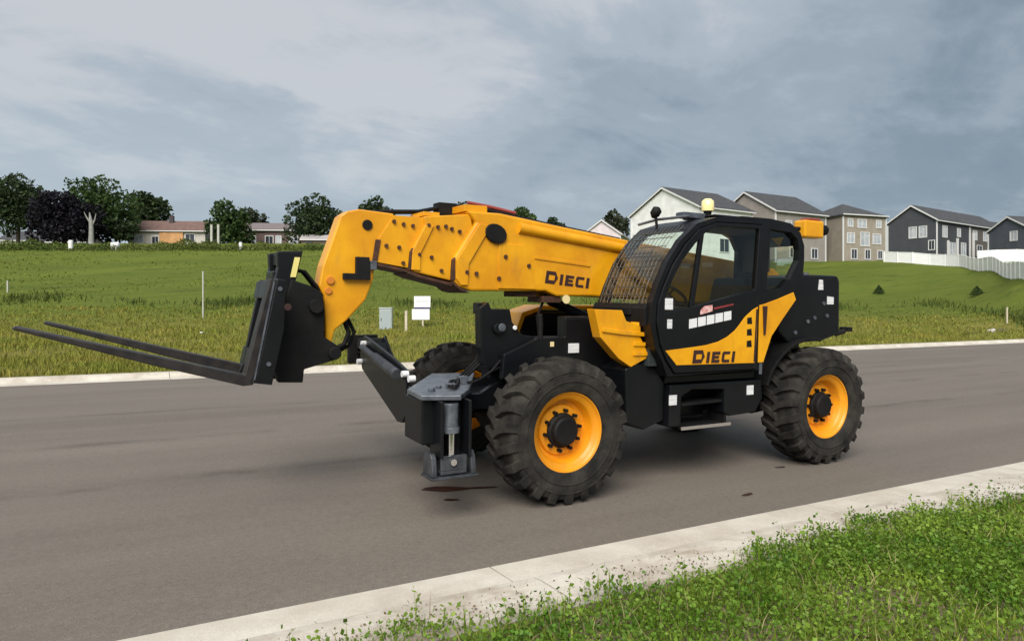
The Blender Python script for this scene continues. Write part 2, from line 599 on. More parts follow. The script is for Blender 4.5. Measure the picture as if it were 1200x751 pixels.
def concrete_material():
    m = bpy.data.materials.new('pale_concrete')
    m.use_nodes = True
    nd, lk = m.node_tree.nodes, m.node_tree.links
    b = nd['Principled BSDF']
    t = N(nd, 'ShaderNodeTexCoord')
    o = N(nd, 'ShaderNodeNewGeometry').outputs['Position']
    a = ramp(nd, lk, noise(nd, lk, o, 1.3, 6, 0.62), [(0.34, 0.0), (0.66, 1.0)])
    c = mix_rgb(nd, lk, a, (0.47, 0.42, 0.35), (0.63, 0.585, 0.51))
    d = ramp(nd, lk, noise(nd, lk, o, 0.9, 6, 0.7, 0.6), [(0.55, 0.0), (0.68, 1.0)])
    sp = N(nd, 'ShaderNodeSeparateXYZ')
    lk.new(t.outputs['Object'], sp.inputs[0])
    back = ramp(nd, lk, math_node(nd, lk, 'ABSOLUTE', sp.outputs[1]), [(0.25, 0.25), (0.75, 1.0)])
    d2 = ramp(nd, lk, noise(nd, lk, o, 3.1, 7, 0.7, 0.8), [(0.46, 0.0), (0.60, 1.0)])
    c = mix_rgb(nd, lk, math_node(nd, lk, 'MULTIPLY', math_node(nd, lk, 'MULTIPLY', d, back), 0.8), c, (0.26, 0.19, 0.125))
    c = mix_rgb(nd, lk, math_node(nd, lk, 'MULTIPLY', math_node(nd, lk, 'MULTIPLY', d2, back), 0.5), c, (0.29, 0.235, 0.17))
    f = noise(nd, lk, o, 90, 4, 0.7)
    c = mix_rgb(nd, lk, 1.0, c, ramp(nd, lk, f, [(0.3, 0.84), (0.7, 1.12)]), 'MULTIPLY')
    lk.new(c, b.inputs['Base Color'])
    b.inputs['Roughness'].default_value = 0.88
    bn = N(nd, 'ShaderNodeBump')
    bn.inputs['Strength'].default_value = 0.3
    bn.inputs['Distance'].default_value = 0.005
    lk.new(f, bn.inputs['Height'])
    lk.new(bn.outputs[0], b.inputs['Normal'])
    return m


M_KERB = concrete_material()
M_SOIL = mat('bare_soil', (0.20, 0.135, 0.08), 0.95, col2=(0.30, 0.22, 0.14), vscale=3, bump=0.5, bscale=25)
M_JOINT = mat('kerb_bed', (0.10, 0.085, 0.068), 0.95)


def kerb(name, sgn, y_edge, z_edge, joints, label_mat):
    """rolled kerb and gutter cast in sections; sgn = +1 away from the road in +Y"""
    bed = bmesh.new()
    W_ = 0.955 if sgn > 0 else 0.74
    prof_bed = [(0.0, -0.012), (0.36, -0.006), (0.50, 0.05), (0.62, 0.10), (W_, 0.10), (W_, -0.25), (0.0, -0.25)]
    prof = [(0.0, 0.004), (0.34, 0.012), (0.42, 0.040), (0.50, 0.095), (0.56, 0.120), (0.64, 0.130), (W_ + 0.005, 0.134), (W_ + 0.005, -0.1), (0.0, -0.1)]
    x0, x1 = joints[0] - 600, joints[-1] + 300
    poly = [(y_edge + sgn * a, z_edge + b) for a, b in prof_bed]
    cross_plate(bed, poly, x0, x1)
    root = obj(name, bed, M_JOINT)
    tag(root, kind='structure')
    ends = [x0] + list(joints) + [x1]
    me_cache = {}
    for a, b in zip(ends, ends[1:]):
        L = round(b - a, 3)
        if L not in me_cache:
            bm = bmesh.new()
            cross_plate(bm, [(sgn * u, v) for u, v in prof], 0.006, L - 0.006)
            bmesh.ops.recalc_face_normals(bm, faces=bm.faces[:])
            me = bpy.data.meshes.new('kerb_section')
            bm.to_mesh(me)
            bm.free()
            me.materials.append(label_mat)
            me_cache[L] = me
        s = bpy.data.objects.new('kerb_section', me_cache[L])
        COL.objects.link(s)
        s.parent = root
        s.location = (a, y_edge, z_edge)
    return root


kerb('kerb', 1, 2.09, float(road_z(2.09)), [1.19 + 3.05 * k for k in range(-30, 4)], M_KERB)
kerb('kerb', -1, -12.45, float(road_z(-12.45)), [2.25 + 6.1 * k for k in range(-24, 6)], M_KERB)


# --- field beyond the road
def meadow_material():
    m = bpy.data.materials.new('meadow')
    m.use_nodes = True
    nd, lk = m.node_tree.nodes, m.node_tree.links
    b = nd['Principled BSDF']
    t = N(nd, 'ShaderNodeTexCoord')
    o = t.outputs['Object']
    sp = N(nd, 'ShaderNodeSeparateXYZ')
    lk.new(o, sp.inputs[0])
    mp_ = N(nd, 'ShaderNodeMapping')
    mp_.inputs['Rotation'].default_value = (0, 0, math.radians(-29))
    mp_.inputs['Scale'].default_value = (0.22, 1.0, 1.0)
    lk.new(o, mp_.inputs[0])
    s1 = ramp(nd, lk, noise(nd, lk, mp_.outputs[0], 0.16, 6, 0.62), [(0.36, 0.0), (0.64, 1.0)])
    s2 = ramp(nd, lk, noise(nd, lk, mp_.outputs[0], 0.9, 6, 0.65), [(0.35, 0.0), (0.65, 1.0)])
    green = mix_rgb(nd, lk, s1, (0.066, 0.098, 0.010), (0.105, 0.140, 0.017))
    green = mix_rgb(nd, lk, math_node(nd, lk, 'MULTIPLY', s2, 0.5), green, (0.138, 0.148, 0.028))
    dry = mix_rgb(nd, lk, s2, (0.135, 0.145, 0.024), (0.205, 0.180, 0.044))
    # dry yellow grass on the low ground by the kerb, green on the slope
    h = math_node(nd, lk, 'ADD', sp.outputs[2], math_node(nd, lk, 'MULTIPLY', math_node(nd, lk, 'SUBTRACT', noise(nd, lk, mp_.outputs[0], 0.35, 5, 0.6), 0.5), 2.2))
    f = ramp(nd, lk, math_node(nd, lk, 'DIVIDE', h, 5.0), [(0.05, 0.0), (0.34, 1.0)])
    c = mix_rgb(nd, lk, f, dry, green)
    # rank dark growth along the foot of the slope and scattered
    w = ramp(nd, lk, noise(nd, lk, mp_.outputs[0], 0.5, 5, 0.6), [(0.58, 0.0), (0.68, 1.0)])
    c = mix_rgb(nd, lk, math_node(nd, lk, 'MULTIPLY', w, 0.55), c, (0.036, 0.054, 0.009))
    fine = noise(nd, lk, o, 5, 6, 0.75)
    c = mix_rgb(nd, lk, 1.0, c, ramp(nd, lk, fine, [(0.3, 0.72), (0.7, 1.28)]), 'MULTIPLY')
    lk.new(c, b.inputs['Base Color'])
    b.inputs['Roughness'].default_value = 0.95
    b.inputs['Specular IOR Level'].default_value = 0.15
    bn = N(nd, 'ShaderNodeBump')
    bn.inputs['Strength'].default_value = 0.8
    bn.inputs['Distance'].default_value = 0.12
    lk.new(fine, bn.inputs['Height'])
    lk.new(bn.outputs[0], b.inputs['Normal'])
    return m


M_FIELD = meadow_material()
qs = np.concatenate([np.arange(0, 8, 0.4), np.arange(8, 60, 1.2), np.arange(60, 180, 3.0), [190, 220, 300, 500, 900, 1800]])
xs = np.concatenate([[-1800, -1000, -600, -400, -300, -240], np.arange(-200, 70, 1.8), [80, 100, 140, 220, 400, 900, 1600]])
field_me = grid_mesh('field', xs, -(13.17 + qs)[::-1], terrain)
tag(link('field', field_me, M_FIELD), kind='structure')


# --- near verge
def near_z(x, y):
    r = np.clip((y - 3.06) / 3.0, 0, 1)
    return 0.070 + 0.04 * r + 0.015 * np.sin(3.1 * x + 2 * y) * np.sin(2.3 * y - x) * r


nv_x = np.concatenate([[-900, -300, -100, -60], np.arange(-40, 20, 0.5), [30, 60, 200, 600]])
nv_y = np.concatenate([np.arange(3.06, 8.1, 0.25), [9, 12, 20, 60, 300, 900]])
M_VERGE = mat('verge_soil', (0.10, 0.085, 0.05), 0.95, col2=(0.24, 0.175, 0.11), vscale=1.6, bump=0.5, bscale=22)
tag(link('verge', grid_mesh('verge', nv_x, nv_y, near_z), M_VERGE), kind='structure')


# ------------------------------------------------------------------ grass
def blades(name, x, y, z, h, w, lean, mat_, seg2=True, kind='stuff'):
    n = len(x)
    a = nrng.uniform(0, 2 * math.pi, n)
    b = nrng.uniform(0, 2 * math.pi, n)
    dx, dy = np.cos(a) * w * 0.5, np.sin(a) * w * 0.5
    lx, ly = np.cos(b) * lean * h, np.sin(b) * lean * h
    P = np.empty((n, 5, 3))
    P[:, 0] = np.column_stack([x - dx, y - dy, z])
    P[:, 1] = np.column_stack([x + dx, y + dy, z])
    P[:, 2] = np.column_stack([x + dx * 0.8 + lx * 0.35, y + dy * 0.8 + ly * 0.35, z + h * 0.55])
    P[:, 3] = np.column_stack([x - dx * 0.8 + lx * 0.35, y - dy * 0.8 + ly * 0.35, z + h * 0.55])
    P[:, 4] = np.column_stack([x + lx, y + ly, z + h])
    base = np.arange(n)[:, None] * 5
    F = np.concatenate([base + np.array([0, 1, 2]), base + np.array([0, 2, 3]), base + np.array([3, 2, 4])])
    me = quick_mesh(name, P.reshape(-1, 3), F)
    o = link(name, me, mat_)
    return tag(o, kind=kind)


def leaf_cards(c, nrm_jit, size, aspect=0.7):
    """small pointed leaves (rhombs) at centres c with random facing"""
    n = len(c)
    u = nrng.normal(size=(n, 3)); u /= np.linalg.norm(u, axis=1)[:, None]
    v = nrng.normal(size=(n, 3)); v -= u * np.sum(u * v, 1)[:, None]; v /= np.linalg.norm(v, axis=1)[:, None]
    s = np.asarray(size).reshape(-1, 1) * np.ones((n, 1))
    P = np.empty((n, 4, 3))
    P[:, 0] = c - u * s * 0.5
    P[:, 1] = c + v * s * 0.5 * aspect
    P[:, 2] = c + u * s * 0.5
    P[:, 3] = c - v * s * 0.5 * aspect
    F = np.arange(n * 4).reshape(n, 4)
    return P.reshape(-1, 3), F


M_GR1 = mat('fresh_grass', (0.125, 0.210, 0.014), 0.6, col2=(0.27, 0.345, 0.045), vscale=2.2, island=0.4, trans=0.3, spec=0.3)
M_GR2 = mat('clover_leaf', (0.070, 0.160, 0.012), 0.55, col2=(0.205, 0.305, 0.036), vscale=2.6, island=0.38, trans=0.3, spec=0.3)
M_GR3 = mat('dry_grass', (0.255, 0.225, 0.048), 0.8, col2=(0.165, 0.200, 0.028), vscale=0.35, island=0.3, trans=0.25, spec=0.2)
M_STRAW = mat('straw_blade', (0.32, 0.27, 0.12), 0.8, island=0.35, trans=0.2)


def verge_edge(x):
    return 3.06 + 0.06 * np.sin(1.7 * x + 0.6) + 0.05 * np.sin(5.3 * x) + 0.035 * np.sin(11.0 * x + 1.0)


def bare_patch(x, y):
    # trodden soil close to the photographer's feet
    return np.exp(-(((x - 0.05) / 1.15) ** 2 + ((y - 4.55) / 0.25) ** 2))


def verge_points(n, x0=-13.0, x1=3.2, y1=5.7):
    x = nrng.uniform(x0, x1, n)
    y = 2.6 + nrng.uniform(0, 1, n) * (y1 - 2.6)
    keep = (y > verge_edge(x) + nrng.normal(0, 0.05, n)) & (bare_patch(x, y) < nrng.uniform(0.25, 0.9, n))
    # keep clear of the spot where the photographer stands
    keep &= np.hypot(x - CAM[0], y - CAM[1]) > 0.9
    clump = 0.5 + 0.5 * np.sin(3.3 * x + 1.2 * np.sin(2.7 * y)) * np.sin(3.9 * y + 1.7 * np.sin(2.1 * x))
    keep &= nrng.uniform(0, 1, n) < 0.45 + 0.55 * clump
    return x[keep], y[keep], clump[keep]


gx, gy, gc = verge_points(120000)
gz = np.where(gy < 3.09, 0.098 + 0.0 * gy, near_z(gx, gy))
blades('grass', gx, gy, gz, nrng.uniform(0.04, 0.10, len(gx)) * (0.6 + 0.6 * gc), nrng.uniform(0.005, 0.011, len(gx)), nrng.uniform(0.1, 0.9, len(gx)), M_GR1)
gx, gy, gc = verge_points(15000)
gz = np.where(gy < 3.09, 0.098, near_z(gx, gy))
blades('straw', gx, gy, gz, nrng.uniform(0.04, 0.15, len(gx)), nrng.uniform(0.003, 0.006, len(gx)), nrng.uniform(0.2, 1.1, len(gx)), M_STRAW)
cx_, cy_, cc_ = verge_points(600000)
sp_ = 0.5 + 0.5 * np.sin(1.1 * cx_ + 1.9 * np.sin(0.8 * cy_ + 0.5)) * np.sin(1.7 * cy_ + 1.2 * np.sin(0.9 * cx_)) + 0.25 * np.sin(4.3 * cx_) * np.sin(5.1 * cy_ + 1)
k = nrng.uniform(0, 1, len(cx_)) < np.clip(0.22 + 0.85 * sp_, 0.08, 1.0)
cx_, cy_, cc_ = cx_[k], cy_[k], cc_[k]
cz_ = np.where(cy_ < 3.09, 0.1, near_z(cx_, cy_)) + nrng.uniform(0.015, 0.10, len(cx_)) * (0.55 + 0.7 * cc_)
P_, F_ = leaf_cards(np.column_stack([cx_, cy_, cz_]), 0, nrng.uniform(0.010, 0.032, len(cx_)), 0.75)
tag(link('clover', quick_mesh('clover', P_, F_), M_GR2), kind='stuff')

# taller weeds leaning out over the kerb
wx = nrng.uniform(-13, 3, 170)
wy = verge_edge(wx) + nrng.uniform(-0.06, 0.15, 170)
stems, leaves = [], []
for x, y in zip(wx, wy):
    hh = rng.uniform(0.07, 0.17)
    for k in range(7):
        t = (k + 1) / 7
        leaves.append((x + rng.gauss(0, 0.018), y - 0.02 * t + rng.gauss(0, 0.018), 0.11 + hh * t))
    stems.append((x, y, hh))
stems = np.array(stems)
blades('weed_stems', np.repeat(stems[:, 0], 2), np.repeat(stems[:, 1], 2), np.full(len(stems) * 2, 0.10), np.repeat(stems[:, 2], 2) * 1.02, np.full(len(stems) * 2, 0.006), nrng.uniform(0.0, 0.15, len(stems) * 2), M_GR1)
P_, F_ = leaf_cards(np.array(leaves), 0, nrng.uniform(0.02, 0.045, len(leaves)), 0.6)
tag(link('weeds', quick_mesh('weeds', P_, F_), M_GR2), kind='stuff')

# leaf litter and soil crumbs washed against the back of the kerb
n = 2600
lx_ = nrng.uniform(-13, 3, n)
keep_ = nrng.uniform(0, 1, n) < 0.25 + 0.75 * (np.sin(lx_ * 0.9 + 2.2) * np.sin(lx_ * 2.3) > 0.0)
lx_ = lx_[keep_]
ly_ = 3.02 - np.abs(nrng.normal(0, 0.13, len(lx_)))
P_, F_ = leaf_cards(np.column_stack([lx_, ly_, np.interp(ly_, [2.43, 2.5, 2.59, 2.65, 2.73, 3.03], [-0.01, 0.005, 0.062, 0.088, 0.102, 0.110]) + 0.006]), 0, nrng.uniform(0.006, 0.022, len(lx_)), 0.7)
P_[:, 2] = np.maximum(P_[:, 2], np.interp(P_[:, 1], [2.43, 2.5, 2.59, 2.65, 2.73, 3.03], [-0.01, 0.005, 0.062, 0.088, 0.102, 0.110]) + 0.003)
tag(link('leaf_litter', quick_mesh('leaf_litter', P_, F_), mat('leaf_litter', (0.11, 0.075, 0.04), 0.9, island=0.6)), kind='stuff')

# the unmown verge on the far side of the road: tufts out to about 45 m
n = 90000
dd = 15.5 + 40 * nrng.uniform(0, 1, n) ** 1.5
pp = nrng.uniform(-60, 1260, n)
tx = CAM[0] + (FW[0] + RT[0] * (pp - 600) / 830) * dd
ty = CAM[1] + (FW[1] + RT[1] * (pp - 600) / 830) * dd
k = ty < -13.2
tx, ty, dd = tx[k], ty[k], dd[k]
cl = 0.5 + 0.5 * np.sin(0.9 * tx + 1.5 * np.sin(0.6 * ty)) * np.sin(0.8 * ty + np.sin(0.5 * tx))
k = nrng.uniform(0, 1, len(tx)) < 0.35 + 0.65 * cl
tx, ty, dd, cl = tx[k], ty[k], dd[k], cl[k]
blades('meadow_grass', tx, ty, terrain(tx, ty) - 0.02, nrng.uniform(0.10, 0.26, len(tx)) * (0.7 + 0.5 * cl), 0.016 + 0.0011 * dd, nrng.uniform(0.1, 0.8, len(tx)), M_GR3)
# rougher tufts up the slope
n = 34000
dd = 42 + 74 * nrng.uniform(0, 1, n)
pp = nrng.uniform(-60, 1260, n)
tx = CAM[0] + (FW[0] + RT[0] * (pp - 600) / 830) * dd
ty = CAM[1] + (FW[1] + RT[1] * (pp - 600) / 830) * dd
cl = np.sin(0.21 * tx + 1.5 * np.sin(0.13 * ty)) * np.sin(0.17 * ty + np.sin(0.19 * tx)) + 0.6 * np.sin(0.9 * tx + 0.3 * ty) * np.sin(0.7 * ty)
k = (nrng.uniform(-0.7, 1, n) < cl) & (nrng.uniform(0, 1, n) > smooth01((pp - 640) / 200) * smooth01((dd - 55) / 12))
tx, ty, dd = tx[k], ty[k], dd[k]
M_SLOPE = mat('slope_grass', (0.100, 0.138, 0.016), 0.85, col2=(0.160, 0.180, 0.032), vscale=0.13, island=0.3, trans=0.2, spec=0.2)
blades('slope_grass', tx, ty, terrain(tx, ty) - 0.03, nrng.uniform(0.08, 0.20, len(tx)), 0.0022 * dd, nrng.uniform(0.3, 1.0, len(tx)), M_SLOPE)
# rank growth along the ditch at the foot of the slope
M_RANK = mat('rank_growth', (0.060, 0.088, 0.016), 0.8, col2=(0.10, 0.125, 0.028), vscale=0.2, island=0.4, trans=0.2, spec=0.2)
n = 9000
pp = nrng.uniform(-40, 1240, n)
dd = np.where(pp < 760, 59 + 3.0 * np.sin(pp * 0.021) + nrng.normal(0, 1.6, n), 66 - 14 * smooth01((pp - 1050) / 180) + 2.5 * np.sin(pp * 0.03) + nrng.normal(0, 1.8, n))
tx = CAM[0] + (FW[0] + RT[0] * (pp - 600) / 830) * dd
ty = CAM[1] + (FW[1] + RT[1] * (pp - 600) / 830) * dd
k = nrng.uniform(0, 1, n) < np.clip(0.25 + 0.9 * np.sin(pp * 0.013 + 1.0) * np.sin(pp * 0.041), 0.06, 1)
tx, ty = tx[k], ty[k]
blades('rank_growth', tx, ty, terrain(tx, ty) - 0.03, nrng.uniform(0.25, 0.6, len(tx)), np.full(len(tx), 0.09), nrng.uniform(0.2, 0.8, len(tx)), M_RANK)
# hedgerow of tall weeds along the crest on the left
n = 26000
pp = nrng.uniform(-60, 735, n)
dd = 109 + nrng.normal(0, 1.4, n)
tx = CAM[0] + (FW[0] + RT[0] * (pp - 600) / 830) * dd
ty = CAM[1] + (FW[1] + RT[1] * (pp - 600) / 830) * dd
hh = (1.0 + 0.6 * np.sin(pp * 0.05) * np.sin(pp * 0.017 + 1) + 0.35 * np.sin(pp * 0.21))
P_, F_ = leaf_cards(np.column_stack([tx, ty, terrain(tx, ty) + nrng.uniform(-0.1, 1, n) * np.maximum(hh, 0.3) * 0.85]), 0, nrng.uniform(0.18, 0.45, n), 0.5)
M_HEDGE = mat('hedge_leaf', (0.060, 0.092, 0.018), 0.8, col2=(0.125, 0.145, 0.035), vscale=0.12, island=0.4, trans=0.15, spec=0.2)
tag(link('hedgerow', quick_mesh('hedgerow', P_, F_), M_HEDGE), kind='stuff')

# ------------------------------------------------------------------ the telehandler
# local frame: +X is forward (the forks), +Y is the driver's side, origin on the road under the front axle
T = empty('telehandler', (0, 0, 0.025), 'orange and black telehandler with lowered front forks, parked on the road', 'telehandler')
T.rotation_euler = (-math.atan(0.025), 0, 0)


SPLIT = {'bolt', 'foot_pin', 'latch', 'wear_pad', 'wear_plate', 'head_pin', 'hitch_pin', 'warning_sticker', 'far_window', 'cowl_rib', 'pivot_hole', 'hydraulic_hose', 'wiper', 'front_mark'}


def part(name, bm, m, parent=None, bev=0.007, smooth=None, label=None):
    if name in SPLIT:
        for b in islands(bm):
            o = obj(name, b, m, T if parent is None else parent, bev, smooth)
            if label:
                o['label'] = label
        return o
    o = obj(name, bm, m, T if parent is None else parent, bev, smooth)
    if label:
        o['label'] = label
    return o


# --- wheels
def tyre_bm():
    bm = bmesh.new()
    R, W = 0.575, 0.21
    prof = [(0.335, 0.165), (0.35, 0.195), (0.40, 0.215), (0.47, 0.222), (0.53, 0.212), (0.562, 0.195), (R, 0.165), (R + 0.006, 0.08),
            (R + 0.006, -0.08), (R, -0.165), (0.562, -0.195), (0.53, -0.212), (0.47, -0.222), (0.40, -0.215), (0.35, -0.195), (0.335, -0.165)]
    lathe_y(bm, prof, 64)
    # raised rings on the sidewall
    for r0 in (0.43, 0.505):
        for s in (1, -1):
            lathe_y(bm, [(r0, s * 0.216), (r0 + 0.004, s * 0.2265), (r0 + 0.012, s * 0.2265), (r0 + 0.016, s * 0.214)], 48)
    nl = 22
    for side in (1, -1):
        for k in range(nl):
            a0 = 2 * math.pi * (k + (0.5 if side < 0 else 0)) / nl
            # chevron bar from the crown to the shoulder and down the flank
            path = [(-0.015, 0.0), (0.07, 0.085), (0.15, 0.125), (0.198, 0.15), (0.223, 0.155)]     # (y, angle offset)
            rad_lo = [0.56, 0.56, 0.55, 0.53, 0.485]
            rad_hi = [0.626, 0.625, 0.620, 0.606, 0.522]
            prev = None
            for (y, da), rl, rh in zip(path, rad_lo, rad_hi):
                hw = 0.040 if y < 0.19 else 0.046
                ring = []
                for r_, w_ in ((rl, hw * 1.15), (rh, hw * 0.8)):
                    for sg in (-1, 1):
                        a = a0 + side * 0 + da + sg * w_ / r_
                        ring.append(bm.verts.new((r_ * math.cos(a), side * y, r_ * math.sin(a))))
                if prev:
                    for i, j in ((0, 1), (1, 3), (3, 2), (2, 0)):
                        bm.faces.new((prev[i], prev[j], ring[j], ring[i]))
                else:
                    bm.faces.new((ring[0], ring[1], ring[3], ring[2]))
                prev = ring
            bm.faces.new((prev[0], prev[2], prev[3], prev[1]))
    return bm


def wheel_bm():
    bm = bmesh.new()
    prof = [(0.352, 0.150), (0.356, 0.168), (0.346, 0.180), (0.332, 0.174), (0.324, 0.158), (0.312, 0.150), (0.282, 0.132), (0.274, 0.120), (0.262, 0.052), (0.252, 0.036),
            (0.225, 0.034), (0.212, 0.055), (0.150, 0.064), (0.10, 0.064), (0.10, 0.02), (0.205, 0.01), (0.265, -0.02), (0.30, -0.12), (0.33, -0.178),
            (0.352, -0.16), (0.325, -0.12), (0.31, 0.0), (0.325, 0.12)]
    lathe_y(bm, prof, 56)
    return bm


def hub_bm():
    bm = bmesh.new()
    prof = [(0.0001, 0.150), (0.105, 0.150), (0.122, 0.138), (0.128, 0.10), (0.150, 0.085), (0.150, 0.03), (0.0001, 0.03)]
    lathe_y(bm, prof, 32)
    for k in range(10):
        a = 2 * math.pi * k / 10 + 0.2
        c = Vector((0.172 * math.cos(a), 0.075, 0.172 * math.sin(a)))
        tube(bm, [c + Vector((0, -0.02, 0)), c + Vector((0, 0.03, 0))], 0.017, 6)
    return bm


tyre_me = None
for nm, x, y, rz in (('front', -0.025, 0.99, 0.0), ('rear', -3.345, 0.99, 0.0), ('front', 0.0, -0.99, math.pi), ('rear', -3.315, -0.99, math.pi)):
    if tyre_me is None:
        w = part('wheel', wheel_bm(), M_YEL2, bev=0, smooth=40)
        ty_ = part('tyre', tyre_bm(), M_RUB, w, bev=0, smooth=32)
        hb = part('hub', hub_bm(), M_BLKM, w, bev=0, smooth=35)
        tyre_me = (w.data, ty_.data, hb.data)
    else:
        w = bpy.data.objects.new('wheel', tyre_me[0]); COL.objects.link(w); w.parent = T
        ty_ = bpy.data.objects.new('tyre', tyre_me[1]); COL.objects.link(ty_); ty_.parent = w
        hb = bpy.data.objects.new('hub', tyre_me[2]); COL.objects.link(hb); hb.parent = w
    w.location = (x, y, 0.618)
    w.rotation_euler = (0, rng.uniform(0, 3) if rz == 0 else 0.3, rz)
    w['label'] = ('%s wheel on the %s side' % (nm, 'driver' if rz == 0 else 'far'))

# --- axles and main frame
for x in (0.0, -3.315):
    bm = bmesh.new()
    tube(bm, [(x, -0.80, 0.618), (x, -0.45, 0.60), (x, -0.15, 0.58), (x, 0.15, 0.58), (x, 0.45, 0.60), (x, 0.80, 0.618)], [0.12, 0.11, 0.19, 0.19, 0.11, 0.12], 16)
    box(bm, x - 0.13, x + 0.13, 0.66, 0.80, 0.45, 0.78)
    box(bm, x - 0.13, x + 0.13, -0.80, -0.66, 0.45, 0.78)
    part('axle', bm, M_BLKM, smooth=40)

bm = bmesh.new()
fr = [(1.05, 0.62), (1.05, 0.86), (0.45, 0.88), (0.24, 1.0), (0.20, 1.25), (-0.05, 1.37), (-0.60, 1.37), (-1.2, 1.30), (-2.9, 1.30), (-3.3, 1.55), (-3.45, 1.95), (-3.72, 1.95),
      (-3.78, 1.2), (-3.78, 0.75), (-3.2, 0.72), (-2.7, 0.52), (-0.9, 0.52), (-0.4, 0.72), (0.5, 0.74)]
side_plate(bm, fr, 0.38, 0.44)
side_plate(bm, [(0.30, 0.74), (0.30, 0.86), (-0.30, 0.90), (-0.34, 1.30)] + fr[6:], -0.68, -0.62)
box(bm, -3.6, 0.9, -0.62, 0.38, 0.70, 0.80)
box(bm, -2.9, -0.5, -0.62, 0.38, 0.50, 0.68)
for x, zt in ((0.8, 0.86), (-0.55, 1.15), (-3.70, 1.15)):
    box(bm, x, x + 0.06, -0.62, 0.38, 0.80, zt)
part('main_frame', bm, M_BLK, bev=0.01)

# front cradle tower on the frame, driver's side
bm = bmesh.new()
side_plate(bm, [(0.49, 1.30), (0.50, 1.66), (0.42, 1.71), (0.39, 1.645), (0.20, 1.645), (0.175, 1.53), (0.08, 1.41), (-0.10, 1.385), (-0.40, 1.385), (-0.40, 1.20), (0.20, 1.10), (0.44, 1.12)], 0.40, 0.52)
box(bm, 0.20, 0.34, 0.22, 0.40, 1.0, 1.40)
box(bm, 0.40, 0.50, 0.36, 0.46, 1.60, 1.70)
tube(bm, [(0.33, 0.52, 1.47), (0.33, 0.56, 1.47)], 0.05, 14)
tower = part('cradle_tower', bm, M_BLK, bev=0.008)
bm = bmesh.new()
tube(bm, [(0.30, 0.55, 1.48), (0.30, 0.565, 1.48)], 0.038, 14)
part('pin_cap', bm, M_GREY, tower)
bm = bmesh.new()
tube(bm, [(0.155, 0.525, 1.475), (0.155, 0.545, 1.475)], 0.022, 10)
part('reflector', bm, M_WHITE, tower)

# front inner guard over the near wheel
bm = bmesh.new()
side_plate(bm, [(0.32, 1.02), (0.30, 1.24), (-0.05, 1.38), (-0.35, 1.385), (-0.35, 1.56), (-0.66, 1.56), (-0.75, 1.38), (-1.0, 1.1), (-1.0, 0.62), (-0.72, 0.62), (-0.62, 0.9), (-0.4, 1.05), (0.0, 1.1)], 0.54, 0.60)
box(bm, -0.66, -0.36, 0.44, 0.58, 1.33, 1.575)
part('front_guard', bm, M_BLK, bev=0.008)
bm = bmesh.new()
tube(bm, [(-0.09, 0.58, 1.36), (-0.09, 0.58, 1.50), (-0.085, 0.58, 1.60)], [0.022, 0.027, 0.024], 10)
part('valve_stub', bm, M_BLKM)
bm = bmesh.new()
box(bm, -0.50, -0.38, 0.605, 0.612, 1.235, 1.325)
part('warning_sticker', bm, M_PRINT, bev=0.002)
bm = bmesh.new()
box(bm, -0.22, -0.18, 0.605, 0.612, 1.30, 1.345)
part('warning_sticker', bm, M_CREAM, bev=0.002)
bm = bmesh.new()
box(bm, -0.655, -0.39, 0.585, 0.592, 1.535, 1.558)
part('guard_trim', bm, M_WHITE, bev=0.002)

# --- stabilisers
bm = bmesh.new()
flat_plate(bm, [(1.28, 1.08), (0.99, 1.19), (0.76, 0.86), (0.20, -0.20), (0.62, -0.30), (1.24, 0.68)], 0.955, 0.995)
deck = part('stabiliser_deck', bm, M_GREY, bev=0.008)
bm = bmesh.new()
flat_plate(bm, [(1.25, 0.66), (1.255, 1.04), (0.93, 1.06), (0.72, 0.82), (0.25, -0.25), (0.60, -0.34)], 0.60, 0.95)
box(bm, 0.50, 0.90, -0.62, -0.1, 0.60, 0.70)
part('stabiliser_beam', bm, M_BLK, bev=0.012)
bm = bmesh.new()
box(bm, 0.90, 0.925, 0.98, 1.20, 0.52, 0.953)
box(bm, 1.135, 1.16, 0.98, 1.20, 0.52, 0.953)
box(bm, 0.93, 1.13, 0.98, 1.06, 0.50, 0.953)
leg1 = part('stabiliser_leg', bm, M_BLK, bev=0.006, label='lowered stabiliser leg beside the near front wheel')
bm = bmesh.new()
tube(bm, [(1.05, 1.13, 0.93), (1.05, 1.13, 0.74)], 0.06, 18)
tube(bm, [(1.05, 1.13, 0.745), (1.05, 1.13, 0.70)], 0.07, 18)
part('cylinder', bm, M_GREY, leg1, smooth=40, bev=0.004)
bm = bmesh.new()
tube(bm, [(1.05, 1.13, 0.71), (1.05, 1.13, 0.53)], 0.036, 16)
part('piston_rod', bm, M_STEEL, leg1, smooth=40, bev=0)
bm = bmesh.new()
box(bm, 0.93, 1.15, 1.02, 1.18, 0.385, 0.415)
box(bm, 0.93, 1.15, 1.02, 1.05, 0.416, 0.53)
side_plate(bm, [(0.93, 0.415), (0.93, 0.53), (1.15, 0.53), (1.15, 0.415)], 1.155, 1.18)
for x0, x1 in ((0.855, 0.895), (1.185, 1.225)):
    cross_plate(bm, [(1.0, 0.375), (1.19, 0.375), (1.19, 0.42), (1.17, 0.52), (1.14, 0.55), (1.05, 0.55), (1.0, 0.50)], x0, x1)
box(bm, 0.84, 1.24, 0.99, 1.21, 0.355, 0.376)
foot = part('foot_plate', bm, M_DGREY, leg1, bev=0.006)
bm = bmesh.new()
tube(bm, [(1.05, 1.178, 0.48), (1.05, 1.20, 0.48)], 0.026, 12)
part('foot_pin', bm, M_STEEL, leg1, bev=0)

